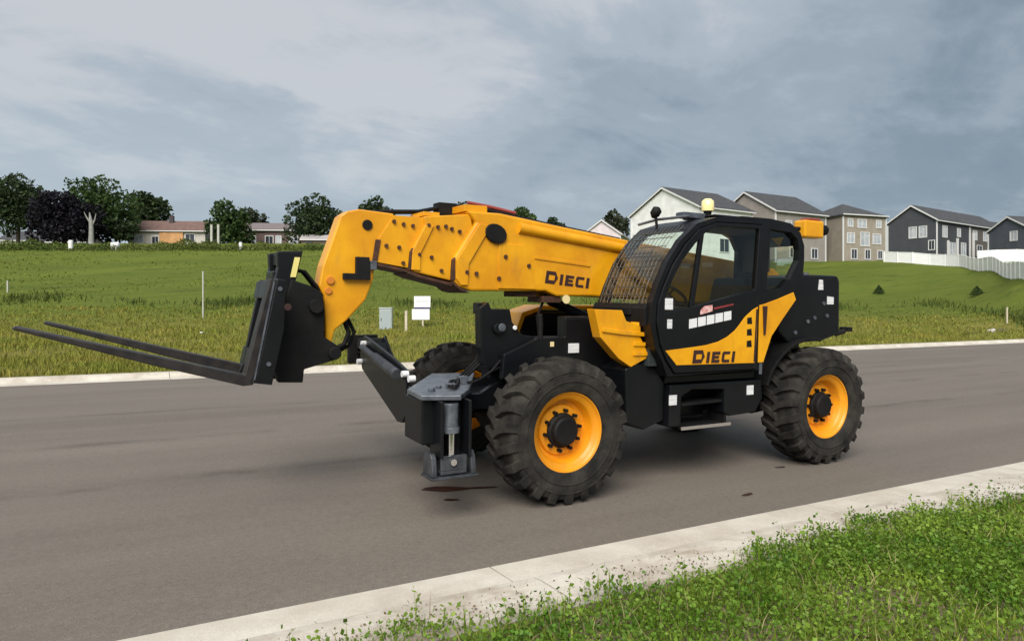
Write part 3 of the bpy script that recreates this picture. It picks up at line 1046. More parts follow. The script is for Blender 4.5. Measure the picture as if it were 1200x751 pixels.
bm = bmesh.new()
cross_plate(bm, [(-1.18, 1.30), (-0.34, 1.15), (0.00, 1.07), (0.02, 0.68), (-0.09, 0.57), (-0.22, 0.56), (-1.35, 0.95), (-1.42, 1.08), (-1.40, 1.26), (-1.30, 1.31)], 0.97, 1.0)
cross_plate(bm, [(-1.28, 1.28), (-1.0, 1.06), (-0.7, 0.88), (-0.45, 0.66), (-0.62, 0.68), (-1.35, 0.95), (-1.42, 1.08), (-1.40, 1.26), (-1.30, 1.31)], 0.74, 0.77)
cross_plate(bm, [(-1.24, 1.245), (-1.05, 1.08), (-0.62, 0.80), (-0.60, 0.72), (-0.70, 0.76), (-1.27, 1.12)], 0.771, 0.969)
leg2 = part('stabiliser_leg', bm, M_BLK, bev=0.006, label='raised stabiliser leg on the far side')
bm = bmesh.new()
tube(bm, [(1.045, -0.10, 1.02), (1.045, -0.75, 1.125)], 0.052, 16)
tube(bm, [(1.045, -0.75, 1.125), (1.045, -1.20, 1.20)], 0.033, 14)
part('cylinder', bm, M_DGREY, leg2, smooth=40, bev=0)
bm = bmesh.new()
for y, z in ((-1.22, 1.235), (-1.36, 1.03), (0.03, 1.04), (0.20, 1.015)):
    tube(bm, [(0.99, y, z), (1.05, y, z)], 0.030, 14)
part('foot_pin', bm, M_WHITE, leg2, bev=0)
bm = bmesh.new()
box(bm, 0.80, 0.97, -1.62, -1.36, 1.12, 1.20)
tube(bm, [(0.75, -1.42, 1.22), (1.02, -1.42, 1.22)], 0.06, 14)
box(bm, 0.72, 1.06, -1.72, -1.66, 0.98, 1.30)
box(bm, 0.80, 0.97, -1.66, -1.50, 1.10, 1.24)
part('foot_plate', bm, M_BLKM, leg2)

# --- boom
BY0, BY1 = -0.37, 0.13
bm = bmesh.new()
side_plate(bm, [(0.60, 1.90), (0.59, 2.10), (0.36, 2.45), (0.45, 2.555), (0.10, 2.555), (-0.62, 2.465), (-1.40, 2.375), (-3.70, 2.13), (-3.85, 2.02), (-3.85, 1.78), (-3.6, 1.66),
                (-0.95, 1.77), (-0.55, 1.765), (-0.42, 1.815), (0.40, 1.805), (0.52, 1.84)], BY0, BY1)
boom = part('boom_outer_section', bm, M_YEL, bev=0.02)
bm = bmesh.new()
# rounded top rail, welded doubler plates
tube(bm, [(-0.10, BY1 - 0.005, 2.425), (-1.05, BY1 - 0.005, 2.315), (-2.4, BY1 - 0.005, 2.16)], 0.055, 12)
part('top_rail', bm, M_YEL, boom, smooth=40, bev=0)
bm = bmesh.new()
side_plate(bm, [(0.57, 1.92), (0.565, 2.09), (0.33, 2.44), (0.21, 2.43), (0.44, 2.06), (0.45, 1.86), (0.52, 1.86)], BY1 + 0.001, BY1 + 0.02)
side_plate(bm, [(0.12, 1.835), (0.12, 2.27), (-0.15, 2.26), (-0.22, 2.13), (-0.30, 1.83)], BY1 + 0.001, BY1 + 0.011)
side_plate(bm, [(-0.28, 2.13), (-0.95, 2.07), (-0.95, 2.10), (-0.28, 2.16)], BY1 + 0.001, BY1 + 0.01)
box(bm, 0.22, 0.46, BY0 + 0.05, BY1 - 0.05, 2.556, 2.62)
part('wear_plate', bm, M_YEL, boom, bev=0.004)
bm = bmesh.new()
pts = [(0.16 + 0.115 * math.cos(a) + 0.02 * math.sin(a), 2.355 + 0.095 * math.sin(a)) for a in [2 * math.pi * i / 14 for i in range(14)]]
side_plate(bm, pts, BY1 + 0.001, BY1 + 0.035)
part('hose_port_cover', bm, M_BLKM, boom, bev=0.008)
bm = bmesh.new()
for x, z in ((0.46, 1.98), (0.36, 1.97), (0.05, 2.14), (0.12, 1.93), (-0.21, 2.06)):
    tube(bm, [(x, BY1 + 0.012, z), (x, BY1 + 0.026, z)], 0.02, 10)
part('bolt', bm, M_RUST, boom, bev=0)
bm = bmesh.new()
side_plate(bm, [(0.50, 1.825), (0.56, 1.865), (0.60, 1.895), (0.60, 1.87), (0.50, 1.80), (0.42, 1.785)], BY0 + 0.02, BY1 + 0.006)
side_plate(bm, [(0.61, 1.90), (0.60, 2.09), (0.575, 2.12), (0.575, 1.905)], BY0 + 0.02, BY1 + 0.008)
box(bm, -0.35, -0.12, -0.2, 0.06, 1.755, 1.81)
box(bm, -0.62, -0.40, -0.2, 0.10, 1.70, 1.765)
part('wear_pad', bm, M_RUST, boom, bev=0.004)
bm = bmesh.new()
tube(bm, [(-0.66, 0.1315, 1.735), (-0.66, 0.14, 1.735)], 0.045, 12)
part('round_sticker', bm, M_CREAM, boom, bev=0)

bm = bmesh.new()
side_plate(bm, [(1.00, 1.985), (0.99, 2.16), (0.86, 2.40), (0.87, 2.48), (0.40, 2.53), (0.30, 1.86), (0.60, 1.90), (0.93, 1.965)], BY0 + 0.035, BY1 - 0.035)
mid = part('boom_middle_section', bm, M_YEL, bev=0.016)
bm = bmesh.new()
side_plate(bm, [(0.995, 1.99), (0.985, 2.16), (0.86, 2.40), (0.78, 2.40), (0.91, 2.14), (0.91, 1.985)], BY1 - 0.034, BY1 - 0.018)
box(bm, 0.70, 0.86, BY0 + 0.08, BY1 - 0.08, 2.49, 2.53)
part('wear_plate', bm, M_YEL, mid, bev=0.004)
bm = bmesh.new()
side_plate(bm, [(1.01, 1.98), (0.90, 1.945), (0.58, 1.875), (0.58, 1.845), (0.92, 1.92), (1.02, 1.955)], BY0 + 0.05, BY1 - 0.03)
side_plate(bm, [(1.015, 1.985), (1.00, 2.15), (0.975, 2.19), (0.98, 1.985)], BY0 + 0.05, BY1 - 0.028)
part('wear_pad', bm, M_RUST, mid, bev=0.004)
bm = bmesh.new()
for x, z in ((0.92, 2.13), (0.80, 2.11), (0.83, 2.40), (0.74, 2.39), (0.60, 2.38), (0.52, 2.36), (0.70, 1.99), (0.66, 2.40)):
    tube(bm, [(x, BY1 - 0.036, z), (x, BY1 - 0.012, z)], 0.017, 8)
part('bolt', bm, M_RUST, mid, bev=0)

bm = bmesh.new()
side_plate(bm, [(1.33, 2.055), (1.30, 2.24), (1.17, 2.44), (1.16, 2.475), (0.70, 2.47), (0.60, 1.95), (0.96, 2.0)], BY0 + 0.07, BY1 - 0.07)
inner = part('boom_inner_section', bm, M_YEL, bev=0.014)
bm = bmesh.new()
side_plate(bm, [(1.34, 2.05), (0.96, 1.985), (0.96, 1.955), (1.35, 2.025)], BY0 + 0.09, BY1 - 0.066)
side_plate(bm, [(1.345, 2.06), (1.315, 2.25), (1.27, 2.25), (1.30, 2.06)], BY0 + 0.09, BY1 - 0.060)
part('wear_pad', bm, M_RUST, inner, bev=0.004)
bm = bmesh.new()
for x, z in ((1.22, 2.20), (1.10, 2.19), (1.15, 2.42), (1.06, 2.40), (0.97, 2.39), (1.06, 2.05)):
    tube(bm, [(x, BY1 - 0.072, z), (x, BY1 - 0.048, z)], 0.017, 8)
part('bolt', bm, M_RUST, inner, bev=0)

HY0, HY1 = -0.15, 0.05
bm = bmesh.new()
side_plate(bm, [(1.63, 2.44), (1.57, 2.485), (1.46, 2.51), (1.14, 2.49), (1.20, 2.35), (1.29, 2.24), (1.31, 2.08), (1.33, 1.89), (1.40, 1.71), (1.56, 1.54),
                (1.67, 1.45), (1.70, 1.33), (1.75, 1.33), (1.75, 1.47), (1.765, 1.74), (1.81, 1.83), (1.78, 2.0), (1.69, 2.26)], HY0, HY1)
head = part('boom_head', bm, M_YEL, bev=0.014)
bm = bmesh.new()
tube(bm, [(1.39, HY1 - 0.01, 2.375), (1.39, HY1 + 0.014, 2.375)], 0.046, 16)
tube(bm, [(1.39, HY0 - 0.014, 2.375), (1.39, HY0 + 0.01, 2.375)], 0.046, 16)
part('pivot_hole', bm, M_BLKM, head, bev=0.004)
bm = bmesh.new()
side_plate(bm, [(1.50, 2.09), (1.38, 2.09), (1.37, 1.89), (1.61, 1.89), (1.61, 1.945), (1.50, 1.945)], HY1 + 0.001, HY1 + 0.05)
part('valve_bracket', bm, M_BLKM, head, bev=0.006)
bm = bmesh.new()
box(bm, 1.31, 1.37, HY1 + 0.001, HY1 + 0.04, 1.98, 2.06)
part('valve_block', bm, M_GREY, head, bev=0.005)
bm = bmesh.new()
tube(bm, [(1.715, HY1 - 0.002, 1.88), (1.715, HY1 + 0.02, 1.88)], 0.034, 14)
tube(bm, [(1.73, HY1 - 0.002, 1.79), (1.73, HY1 + 0.014, 1.79)], 0.030, 14)
part('head_pin', bm, mat('faded_red_paint', (0.58, 0.19, 0.02), 0.5), head, bev=0.003)
# hoses over the boom top and down behind the head
bm = bmesh.new()
for k, y in enumerate((-0.33, -0.28, -0.23)):
    tube(bm, [(1.30, y, 2.52), (1.10, y, 2.54), (0.80, y, 2.56), (0.55, y, 2.62), (0.30, y, 2.65), (-0.1, y, 2.60), (-0.6, y, 2.53), (-1.6, y, 2.41)], 0.018, 8)
box(bm, 0.42, 0.60, -0.35, -0.20, 2.55, 2.66)
part('hydraulic_hose', bm, M_BLKM, smooth=60, bev=0)
bm = bmesh.new()
tube(bm, [(0.25, -0.30, 2.69), (0.0, -0.30, 2.665), (-0.3, -0.30, 2.62)], 0.02, 8)
part('hydraulic_hose', bm, M_RED, smooth=60, bev=0, label='dark red hydraulic hose')
bm = bmesh.new()
tube(bm, [(1.56, -0.1, 1.56), (1.52, -0.05, 1.42), (1.56, -0.05, 1.32), (1.64, -0.05, 1.28)], 0.022, 10)
tube(bm, [(1.52, -0.16, 1.58), (1.45, -0.12, 1.42), (1.50, -0.12, 1.30), (1.62, -0.12, 1.24)], 0.018, 10)
part('hydraulic_hose', bm, M_BLKM, head, smooth=60, bev=0)
# lift ram under the boom and rear pivot towers
bm = bmesh.new()
tube(bm, [(-0.62, -0.12, 1.72), (-1.2, -0.12, 1.50)], 0.05, 14)
tube(bm, [(-1.2, -0.12, 1.50), (-2.5, -0.12, 1.0)], 0.09, 16)
part('lift_cylinder', bm, M_BLK, smooth=40, bev=0)

# hoses from the frame to the cradle tower and the stabiliser
bm = bmesh.new()
for k in range(3):
    y = 0.30 - 0.06 * k
    tube(bm, [(-0.2, y, 1.30), (0.05, y, 1.44 + 0.03 * k), (0.28, y, 1.36), (0.42, y + 0.1, 1.16), (0.62, y + 0.15, 1.02), (0.80, 0.55 + 0.08 * k, 1.02), (0.92, 0.80 + 0.05 * k, 1.015)], 0.014, 7)
for k in range(2):
    tube(bm, [(0.30, 0.53, 1.18 - 0.06 * k), (0.42, 0.60, 1.10), (0.55, 0.62, 1.03), (0.70, 0.70 + 0.06 * k, 1.02)], 0.013, 7)
    tube(bm, [(-0.5, -0.05 - 0.06 * k, 1.30), (-0.4, 0.0, 1.55), (-0.46, 0.02, 1.72), (-0.5, 0.0, 1.78)], 0.014, 7)
part('hydraulic_hose', bm, M_BLKM, smooth=60, bev=0)
bm = bmesh.new()
box(bm, 0.60, 0.68, 0.42, 0.50, 0.996, 1.05)
box(bm, 0.84, 0.92, 0.72, 0.80, 0.996, 1.03)
tube(bm, [(1.10, 0.86, 0.996), (1.10, 0.86, 1.02)], 0.03, 10)
tube(bm, [(0.98, 0.72, 0.996), (0.98, 0.72, 1.015)], 0.025, 10)
part('latch', bm, M_GREY, deck, bev=0.003)

# boom lettering: five block letters, each stroke butted to the next


def letter_bars(ch, w, h, t):
    if ch == 'D':
        return [[(0, 0), (t, 0), (t, h), (0, h)], [(t, h - t), (w - t * 0.4, h - t), (w - t * 0.9, h), (t, h)], [(t, 0), (w - t * 0.9, 0), (w - t * 0.4, t), (t, t)],
                [(w - t, t), (w - t * 0.4, t), (w, t * 1.6), (w, h - t * 1.6), (w - t * 0.4, h - t), (w - t, h - t)]]
    if ch == 'I':
        return [[(0, 0), (t, 0), (t, h), (0, h)]]
    if ch == 'E':
        return [[(0, 0), (t, 0), (t, h), (0, h)], [(t, h - t * 0.8), (w, h - t * 0.8), (w, h), (t, h)], [(t, h / 2 - t * 0.36), (w * 0.9, h / 2 - t * 0.36), (w * 0.9, h / 2 + t * 0.36), (t, h / 2 + t * 0.36)],
                [(t, 0), (w, 0), (w, t * 0.8), (t, t * 0.8)]]
    if ch == 'C':
        return [[(t * 0.9, h), (t * 0.4, h), (0, h - t * 0.5), (0, t * 0.5), (t * 0.4, 0), (t * 0.9, 0)], [(t * 0.9, h - t * 0.75), (w * 0.94, h - t * 0.75), (w, h), (t * 0.9, h)], [(t * 0.9, 0), (w, 0), (w * 0.94, t * 0.75), (t * 0.9, t * 0.75)]]


def lettering(x_left, z_base, length, h, slope, y, parent):
    """reads left to right for someone on the driver's side: text runs towards -X"""
    u = length / 5.0
    spec = [('D', 1.35 * u, 1.0), ('I', 0.36 * u, 0.86), ('E', 0.95 * u, 0.86), ('C', 0.98 * u, 0.86), ('I', 0.36 * u, 0.86)]
    gap = (length - sum(s[1] for s in spec)) / 4
    px = 0.0
    for ch, w, hf in spec:
        t = 0.34 * u
        bm = bmesh.new()
        for bar in letter_bars(ch, w, h * hf, min(t, w)):
            side_plate(bm, [(x_left - (px + a) - 0.16 * b, z_base + b + slope * (px + a)) for a, b in bar], y, y + 0.003)
        part('letter', bm, M_DECAL, parent, bev=0)
        px += w + gap


lettering(-0.405, 1.895, 0.53, 0.125, -0.09, BY1 + 0.0005, boom)

# --- fork carriage and forks
lean = math.atan2(0.18, 0.78)


def carr(x, y, z):
    return (x, y, z)


CY0, CY1 = -0.60, 0.48
bm = bmesh.new()
# two horizontal cross bars and end cheeks
side_plate(bm, [(2.235, 1.88), (2.38, 1.16), (2.42, 1.08), (2.27, 1.055), (2.18, 1.50), (2.17, 1.87)], CY1 - 0.14, CY1)
side_plate(bm, [(2.235, 1.88), (2.38, 1.16), (2.42, 1.08), (2.27, 1.055), (2.18, 1.50), (2.17, 1.87)], CY0 + 0.28, CY0 + 0.34)
side_plate(bm, [(2.235, 1.87), (2.265, 1.72), (2.205, 1.71), (2.175, 1.86)], CY0 + 0.14, CY1 - 0.14)
side_plate(bm, [(2.345, 1.30), (2.38, 1.15), (2.31, 1.14), (2.275, 1.29)], CY0 + 0.14, CY1 - 0.14)
side_plate(bm, [(2.20, 1.84), (2.23, 1.70), (2.27, 1.35), (2.30, 1.16), (2.27, 1.15), (2.24, 1.35), (2.19, 1.70), (2.17, 1.84)], CY0 + 0.15, CY1 - 0.15)
carriage = part('fork_carriage', bm, M_BLK, bev=0.008)
bm = bmesh.new()
side_plate(bm, [(2.17, 2.11), (2.165, 1.98), (2.26, 1.50), (2.20, 1.30), (2.05, 1.20), (1.98, 1.40), (2.02, 1.86), (1.96, 2.12)], -0.33, -0.25)
side_plate(bm, [(2.17, 2.11), (2.165, 1.98), (2.26, 1.50), (2.20, 1.30), (2.05, 1.20), (1.98, 1.40), (2.02, 1.86), (1.96, 2.12)], 0.04, 0.12)
box(bm, 1.985, 2.14, -0.25, 0.04, 2.00, 2.10)
box(bm, 2.10, 2.19, -0.25, 0.04, 1.30, 1.95)
part('mast_plate', bm, M_BLK, carriage, bev=0.01)
bm = bmesh.new()
side_plate(bm, [(2.06, 1.88), (1.90, 1.83), (1.80, 1.77), (1.78, 1.62), (1.785, 1.40), (1.65, 1.31), (1.69, 1.20), (1.95, 1.13), (1.96, 1.02), (2.16, 1.03), (2.22, 1.25)], -0.22, -0.14)
side_plate(bm, [(2.06, 1.88), (1.90, 1.83), (1.80, 1.77), (1.78, 1.62), (1.785, 1.40), (1.65, 1.31), (1.69, 1.20), (1.95, 1.13), (1.96, 1.02), (2.16, 1.03), (2.22, 1.25)], 0.06, 0.14)
box(bm, 1.83, 2.10, -0.14, 0.06, 1.15, 1.72)
tube(bm, [(1.70, -0.26, 1.26), (1.70, 0.18, 1.26)], 0.055, 14)
part('quick_hitch', bm, M_BLKM, carriage, bev=0.008)
bm = bmesh.new()
tube(bm, [(1.86, -0.30, 1.66), (1.86, 0.19, 1.66)], 0.06, 14)
tube(bm, [(2.12, -0.34, 1.60), (2.12, 0.125, 1.60)], 0.03, 12)
part('hitch_pin', bm, M_BLKM, carriage, bev=0.004)
bm = bmesh.new()
tube(bm, [(2.155, CY1 + 0.001, 1.66), (2.155, CY1 + 0.006, 1.66)], 0.028, 12)
part('cheek_hole', bm, M_DECAL, carriage, bev=0)
for z in (1.80, 1.22):
    bm = bmesh.new()
    tube(bm, [(2.215 + (1.80 - z) * 0.14, CY1 + 0.001, z), (2.215 + (1.80 - z) * 0.14, CY1 + 0.012, z)], 0.018, 8)
    part('bolt', bm, M_GREY, carriage, bev=0)
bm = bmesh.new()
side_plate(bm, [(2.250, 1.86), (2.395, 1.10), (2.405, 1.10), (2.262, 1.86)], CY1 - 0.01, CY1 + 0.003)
part('edge_highlight', bm, M_GREY, carriage, bev=0)  # thin grey strip, a highlight painted along the near cheek's edge
bm = bmesh.new()
for k, y in enumerate((-0.10, -0.04, 0.02)):
    tube(bm, [(1.80, y, 1.80), (1.92, y, 1.95), (2.02, y - 0.02, 1.97), (2.10, y - 0.02, 1.90)], 0.014, 7)
part('hydraulic_hose', bm, M_BLKM, carriage, smooth=60, bev=0)
bm = bmesh.new()
side_plate(bm, [(2.03, 2.065), (1.985, 2.065), (2.02, 1.90), (2.065, 1.90)], 0.122, 0.126)
part('yellow_sticker', bm, mat('lemon_sticker', (0.75, 0.66, 0.22), 0.5), carriage, bev=0)
for yc in (0.345, -0.47):
    bm = bmesh.new()
    w = 0.072
    # L-shaped tine: shank, heel, tapering blade
    dx_ = 0.0 if yc > 0 else -0.11
    pl = [(2.275, 1.88), (2.235, 1.87), (2.36, 1.20), (2.40, 1.055), (2.47, 1.05), (3.10, 1.235), (3.92, 1.500), (3.935, 1.515), (3.92, 1.525), (3.10, 1.305), (2.46, 1.135)]
    side_plate(bm, [(p[0] + dx_, p[1]) for p in pl], yc - w, yc + w)
    fk = part('fork', bm, M_FORK, carriage, bev=0.008)

# --- cab (driver's side faces +Y)
KY0, KY1 = 0.26, 1.10
A_OUT = [(-1.16, 1.03), (-1.10, 1.17), (-1.01, 1.30), (-0.95, 1.52), (-0.965, 1.72), (-1.025, 1.87), (-1.14, 2.10), (-1.30, 2.31), (-1.50, 2.475)]
ROOF = [(-1.75, 2.55), (-2.10, 2.58), (-2.50, 2.58), (-2.80, 2.55), (-2.95, 2.46), (-3.01, 2.33), (-3.015, 2.20), (-3.0, 1.98)]
REAR = [(-2.87, 1.84), (-2.895, 1.76), (-2.70, 1.56), (-2.54, 1.39), (-2.42, 1.05)]
DOOR = [(-1.235, 1.05), (-1.13, 1.18), (-1.055, 1.33), (-1.01, 1.52), (-1.02, 1.70), (-1.075, 1.86), (-1.19, 2.08), (-1.345, 2.28), (-1.53, 2.43), (-1.75, 2.505), (-2.375, 2.515), (-2.335, 1.7), (-2.315, 1.05)]
WIN = [(-1.11, 1.62), (-1.12, 1.76), (-1.19, 1.92), (-1.31, 2.11), (-1.47, 2.28), (-1.60, 2.39), (-1.74, 2.455), (-2.325, 2.465), (-2.285, 1.86), (-1.44, 1.675)]
QUART = [(-2.50, 2.475), (-2.81, 2.455), (-2.905, 2.39), (-2.935, 2.28), (-2.93, 2.17), (-2.80, 1.97), (-2.69, 1.875), (-2.455, 1.84)]
bm = bmesh.new()
side_plate(bm, A_OUT + ROOF + REAR, KY1 - 0.075, KY1, holes=[DOOR[::-1], QUART[::-1]])
FAR_WIN = [(-1.08, 1.62), (-1.10, 1.80), (-1.20, 2.02), (-1.38, 2.24), (-1.56, 2.40), (-1.80, 2.47), (-2.62, 2.50), (-2.78, 2.44), (-2.87, 2.30), (-2.86, 1.90), (-2.66, 1.62)]
side_plate(bm, A_OUT + ROOF + REAR, KY0, KY0 + 0.06, holes=[FAR_WIN[::-1]])
# lower front apron following the pillar foot, header over the windscreen, rear cross members
ap = [(-1.16, 1.03), (-1.10, 1.17), (-1.01, 1.30), (-0.95, 1.52), (-0.96, 1.68), (-1.01, 1.68), (-1.0, 1.52), (-1.06, 1.33), (-1.15, 1.19), (-1.22, 1.03)]
side_plate(bm, ap, KY0 + 0.061, KY1 - 0.076)
side_plate(bm, [(-1.42, 2.415), (-1.50, 2.475), (-1.58, 2.50), (-1.58, 2.45), (-1.50, 2.43)], KY0 + 0.061, KY1 - 0.076)
side_plate(bm, [(-2.88, 1.99), (-2.98, 1.99), (-2.86, 1.80), (-2.84, 1.70), (-2.80, 1.72)], KY0 + 0.061, KY1 - 0.076)
side_plate(bm, [(-2.72, 1.56), (-2.56, 1.40), (-2.50, 1.05), (-2.46, 1.05), (-2.50, 1.40), (-2.66, 1.56), (-2.80, 1.70), (-2.84, 1.70)], KY0 + 0.061, KY1 - 0.076)
box(bm, -2.44, -1.24, KY0 + 0.062, KY1 - 0.077, 1.03, 1.09)
cab = part('cab_frame', bm, M_BLK, bev=0.012)
bm = bmesh.new()
rf = [(-1.50, 2.476), (-1.75, 2.551), (-2.10, 2.582), (-2.50, 2.582), (-2.80, 2.551), (-2.95, 2.461), (-2.92, 2.42), (-2.78, 2.50), (-2.50, 2.53), (-2.10, 2.53), (-1.75, 2.505), (-1.52, 2.44)]
side_plate(bm, rf, KY0 + 0.062, KY1 - 0.077)
box(bm, -2.45, -1.9, 0.45, 0.92, 2.583, 2.605)
part('cab_roof', bm, M_BLK, cab, bev=0.012)
bm = bmesh.new()
side_plate(bm, [(-1.58, 2.44), (-2.10, 2.52), (-2.78, 2.49), (-2.78, 2.47), (-2.10, 2.49), (-1.6, 2.42)], KY0 + 0.07, KY1 - 0.09)
box(bm, -2.955, -2.935, KY0 + 0.07, 0.70, 2.06, 2.42)
part('cab_liner', bm, M_LINER, cab, bev=0.004)

# windscreen: curved sheet with guard grille
ws = [(-0.962, 1.70), (-1.022, 1.87), (-1.135, 2.095), (-1.29, 2.30), (-1.45, 2.435)]
bm = bmesh.new()
curved_sheet(bm, ws, KY0 + 0.062, KY1 - 0.077)
part('windscreen', bm, G_FRONT, cab, bev=0, smooth=30)
def off(pl, d):
    out = []
    for i, p in enumerate(pl):
        a, b = pl[max(i - 1, 0)], pl[min(i + 1, len(pl) - 1)]
        tx_, tz_ = b[0] - a[0], b[1] - a[1]
        L = math.hypot(tx_, tz_)
        out.append((p[0] + d * tz_ / L, p[1] - d * tx_ / L))
    return out
bm = bmesh.new()
gl = off(ws, 0.035)
n_bar = 12
for i in range(n_bar):
    y = KY0 + 0.085 + (KY1 - KY0 - 0.19) * i / (n_bar - 1)
    tube(bm, [(p[0], y, p[1]) for p in gl], 0.0028, 5)
for k in range(1, 9):
    t = k / 9 * (len(gl) - 1)
    i = int(t); f = t - i
    p = (gl[i][0] * (1 - f) + gl[i + 1][0] * f, gl[i][1] * (1 - f) + gl[i + 1][1] * f)
    tube(bm, [(p[0] + 0.008, KY0 + 0.07, p[1]), (p[0] + 0.008, KY1 - 0.09, p[1])], 0.004, 5)
part('screen_guard', bm, mat('guard_wire', (0.085, 0.085, 0.075), 0.45), cab, bev=0)
bm = bmesh.new()
side_plate(bm, [(-0.93, 1.50), (-0.925, 1.66), (-0.955, 1.71), (-0.985, 1.70), (-0.95, 1.50)], KY0 - 0.04, KY1 - 0.06)
box(bm, -0.94, -0.90, 0.40, 0.86, 1.60, 1.67)
part('cowl_strip', bm, M_BLKM, cab, bev=0.006)
bm = bmesh.new()
tube(bm, [(-1.0, 0.62, 1.72), (-1.16, 0.75, 2.02)], 0.011, 6)
tube(bm, [(-1.08, 0.69, 1.93), (-1.28, 0.72, 2.24)], 0.009, 6)
part('wiper', bm, M_BLKM, cab, bev=0)

# side glass
bm = bmesh.new()
sheet(bm, QUART, KY1 - 0.05)
part('quarter_window', bm, G_SIDE, cab, bev=0)
bm = bmesh.new()
sheet(bm, FAR_WIN, KY0 + 0.02)
part('far_window', bm, G_SIDE, cab, bev=0)
bm = bmesh.new()
rp = [(-2.99, 1.99), (-3.005, 2.20), (-3.0, 2.33), (-2.94, 2.44)]
curved_sheet(bm, rp, KY0 + 0.062, KY1 - 0.077)
part('rear_window', bm, G_SIDE, cab, bev=0)

# door
def inset(pl, d):
    cx_, cz_ = sum(p[0] for p in pl) / len(pl), sum(p[1] for p in pl) / len(pl)
    return [(p[0] + (d if p[0] < cx_ else -d), p[1] + (d if p[1] < cz_ else -d)) for p in pl]
bm = bmesh.new()
side_plate(bm, inset(DOOR, 0.009), KY1 - 0.045, KY1 + 0.014, holes=[WIN[::-1]])
door = part('door', bm, M_BLK, bev=0.008)
bm = bmesh.new()
sheet(bm, WIN, KY1 - 0.014)
part('door_window', bm, G_SIDE, door, bev=0)
bm = bmesh.new()
side_plate(bm, [(-1.535, 2.345), (-1.585, 2.375), (-1.475, 1.69), (-1.425, 1.68)], KY1 - 0.03, KY1 + 0.008)
part('window_bar', bm, M_BLK, door, bev=0.005)
bm = bmesh.new()
dp = [(-1.115, 1.275), (-1.255, 1.135), (-2.285, 1.12), (-2.305, 1.40), (-2.315, 1.685), (-2.245, 1.655), (-2.14, 1.585), (-2.06, 1.505), (-2.0, 1.45), (-1.90, 1.39), (-1.78, 1.345), (-1.62, 1.315), (-1.45, 1.30)]
side_plate(bm, dp, KY1 + 0.015, KY1 + 0.021)
part('door_panel', bm, M_YEL, door, bev=0.003, label='orange lower door panel')
lettering(-1.445, 1.145, 0.55, 0.125, -0.012, KY1 + 0.0215, door)
for z in (1.545, 1.43, 1.315):
    bm = bmesh.new()
    side_plate(bm, [(-2.165, z - 0.032), (-2.165, z + 0.028), (-2.225, z + 0.036), (-2.235, z - 0.032)], KY1 + 0.0215, KY1 + 0.024)
    part('vent_slot', bm, M_BLKM, door, bev=0)
bm = bmesh.new()
side_plate(bm, [(-2.265, 1.13), (-2.285, 1.13), (-2.31, 1.66), (-2.29, 1.66)], KY1 + 0.0215, KY1 + 0.023)
part('door_edge', bm, M_DECAL, door, bev=0)
for x0, x1, z0, z1 in ((-1.105, -1.20, 1.655, 1.76), (-1.135, -1.195, 1.48, 1.565)):
    bm = bmesh.new()
    side_plate(bm, [(x0, z0), (x1, z0), (x1, z1), (x0, z1)], KY1 + 0.0145, KY1 + 0.017)
    part('door_sticker', bm, M_PRINT, door, bev=0)
for k in range(5):
    bm = bmesh.new()
    x0 = -1.405 - 0.112 * k
    z0 = 1.475 + 0.017 * k
    side_plate(bm, [(x0, z0), (x0 - 0.098, z0 + 0.015), (x0 - 0.098, z0 + 0.10), (x0, z0 + 0.088)], KY1 + 0.0145, KY1 + 0.017)
    part('number_plate_sticker', bm, M_WHITE, door, bev=0)
bm = bmesh.new()
side_plate(bm, [(-1.54, 1.605), (-1.70, 1.64), (-1.70, 1.70), (-1.60, 1.69), (-1.55, 1.655)], KY1 + 0.0145, KY1 + 0.017)
part('oval_sticker', bm, mat('pale_red_sticker', (0.75, 0.55, 0.53), 0.5, col2=(0.5, 0.12, 0.1), vscale=25), door, bev=0)
bm = bmesh.new()
side_plate(bm, [(-1.72, 1.655), (-1.98, 1.70), (-1.98, 1.715), (-1.72, 1.675)], KY1 + 0.0145, KY1 + 0.017)
part('red_stripe_sticker', bm, mat('dark_red_sticker', (0.22, 0.03, 0.03), 0.5), door, bev=0)
# rear body panel with the handle slot
bm = bmesh.new()
side_plate(bm, [(-2.35, 1.70), (-2.41, 1.71), (-2.60, 1.76), (-2.845, 1.835), (-2.885, 1.76), (-2.69, 1.56), (-2.53, 1.385), (-2.415, 1.12), (-2.345, 1.12)], KY1 + 0.001, KY1 + 0.014)
rp_ = part('rear_side_panel', bm, M_YEL, bev=0.004, label='orange panel behind the door')
bm = bmesh.new()
side_plate(bm, [(-2.405, 1.40), (-2.425, 1.40), (-2.445, 1.69), (-2.385, 1.69)], KY1 + 0.015, KY1 + 0.03)
part('grab_handle', bm, M_DECAL, rp_, bev=0.004)
bm = bmesh.new()
side_plate(bm, [(-2.365, 1.00), (-2.40, 1.00), (-2.40, 1.115), (-2.365, 1.115)], KY1 + 0.001, KY1 + 0.012)
part('hinge_cap', bm, M_GREY, rp_, bev=0.003)

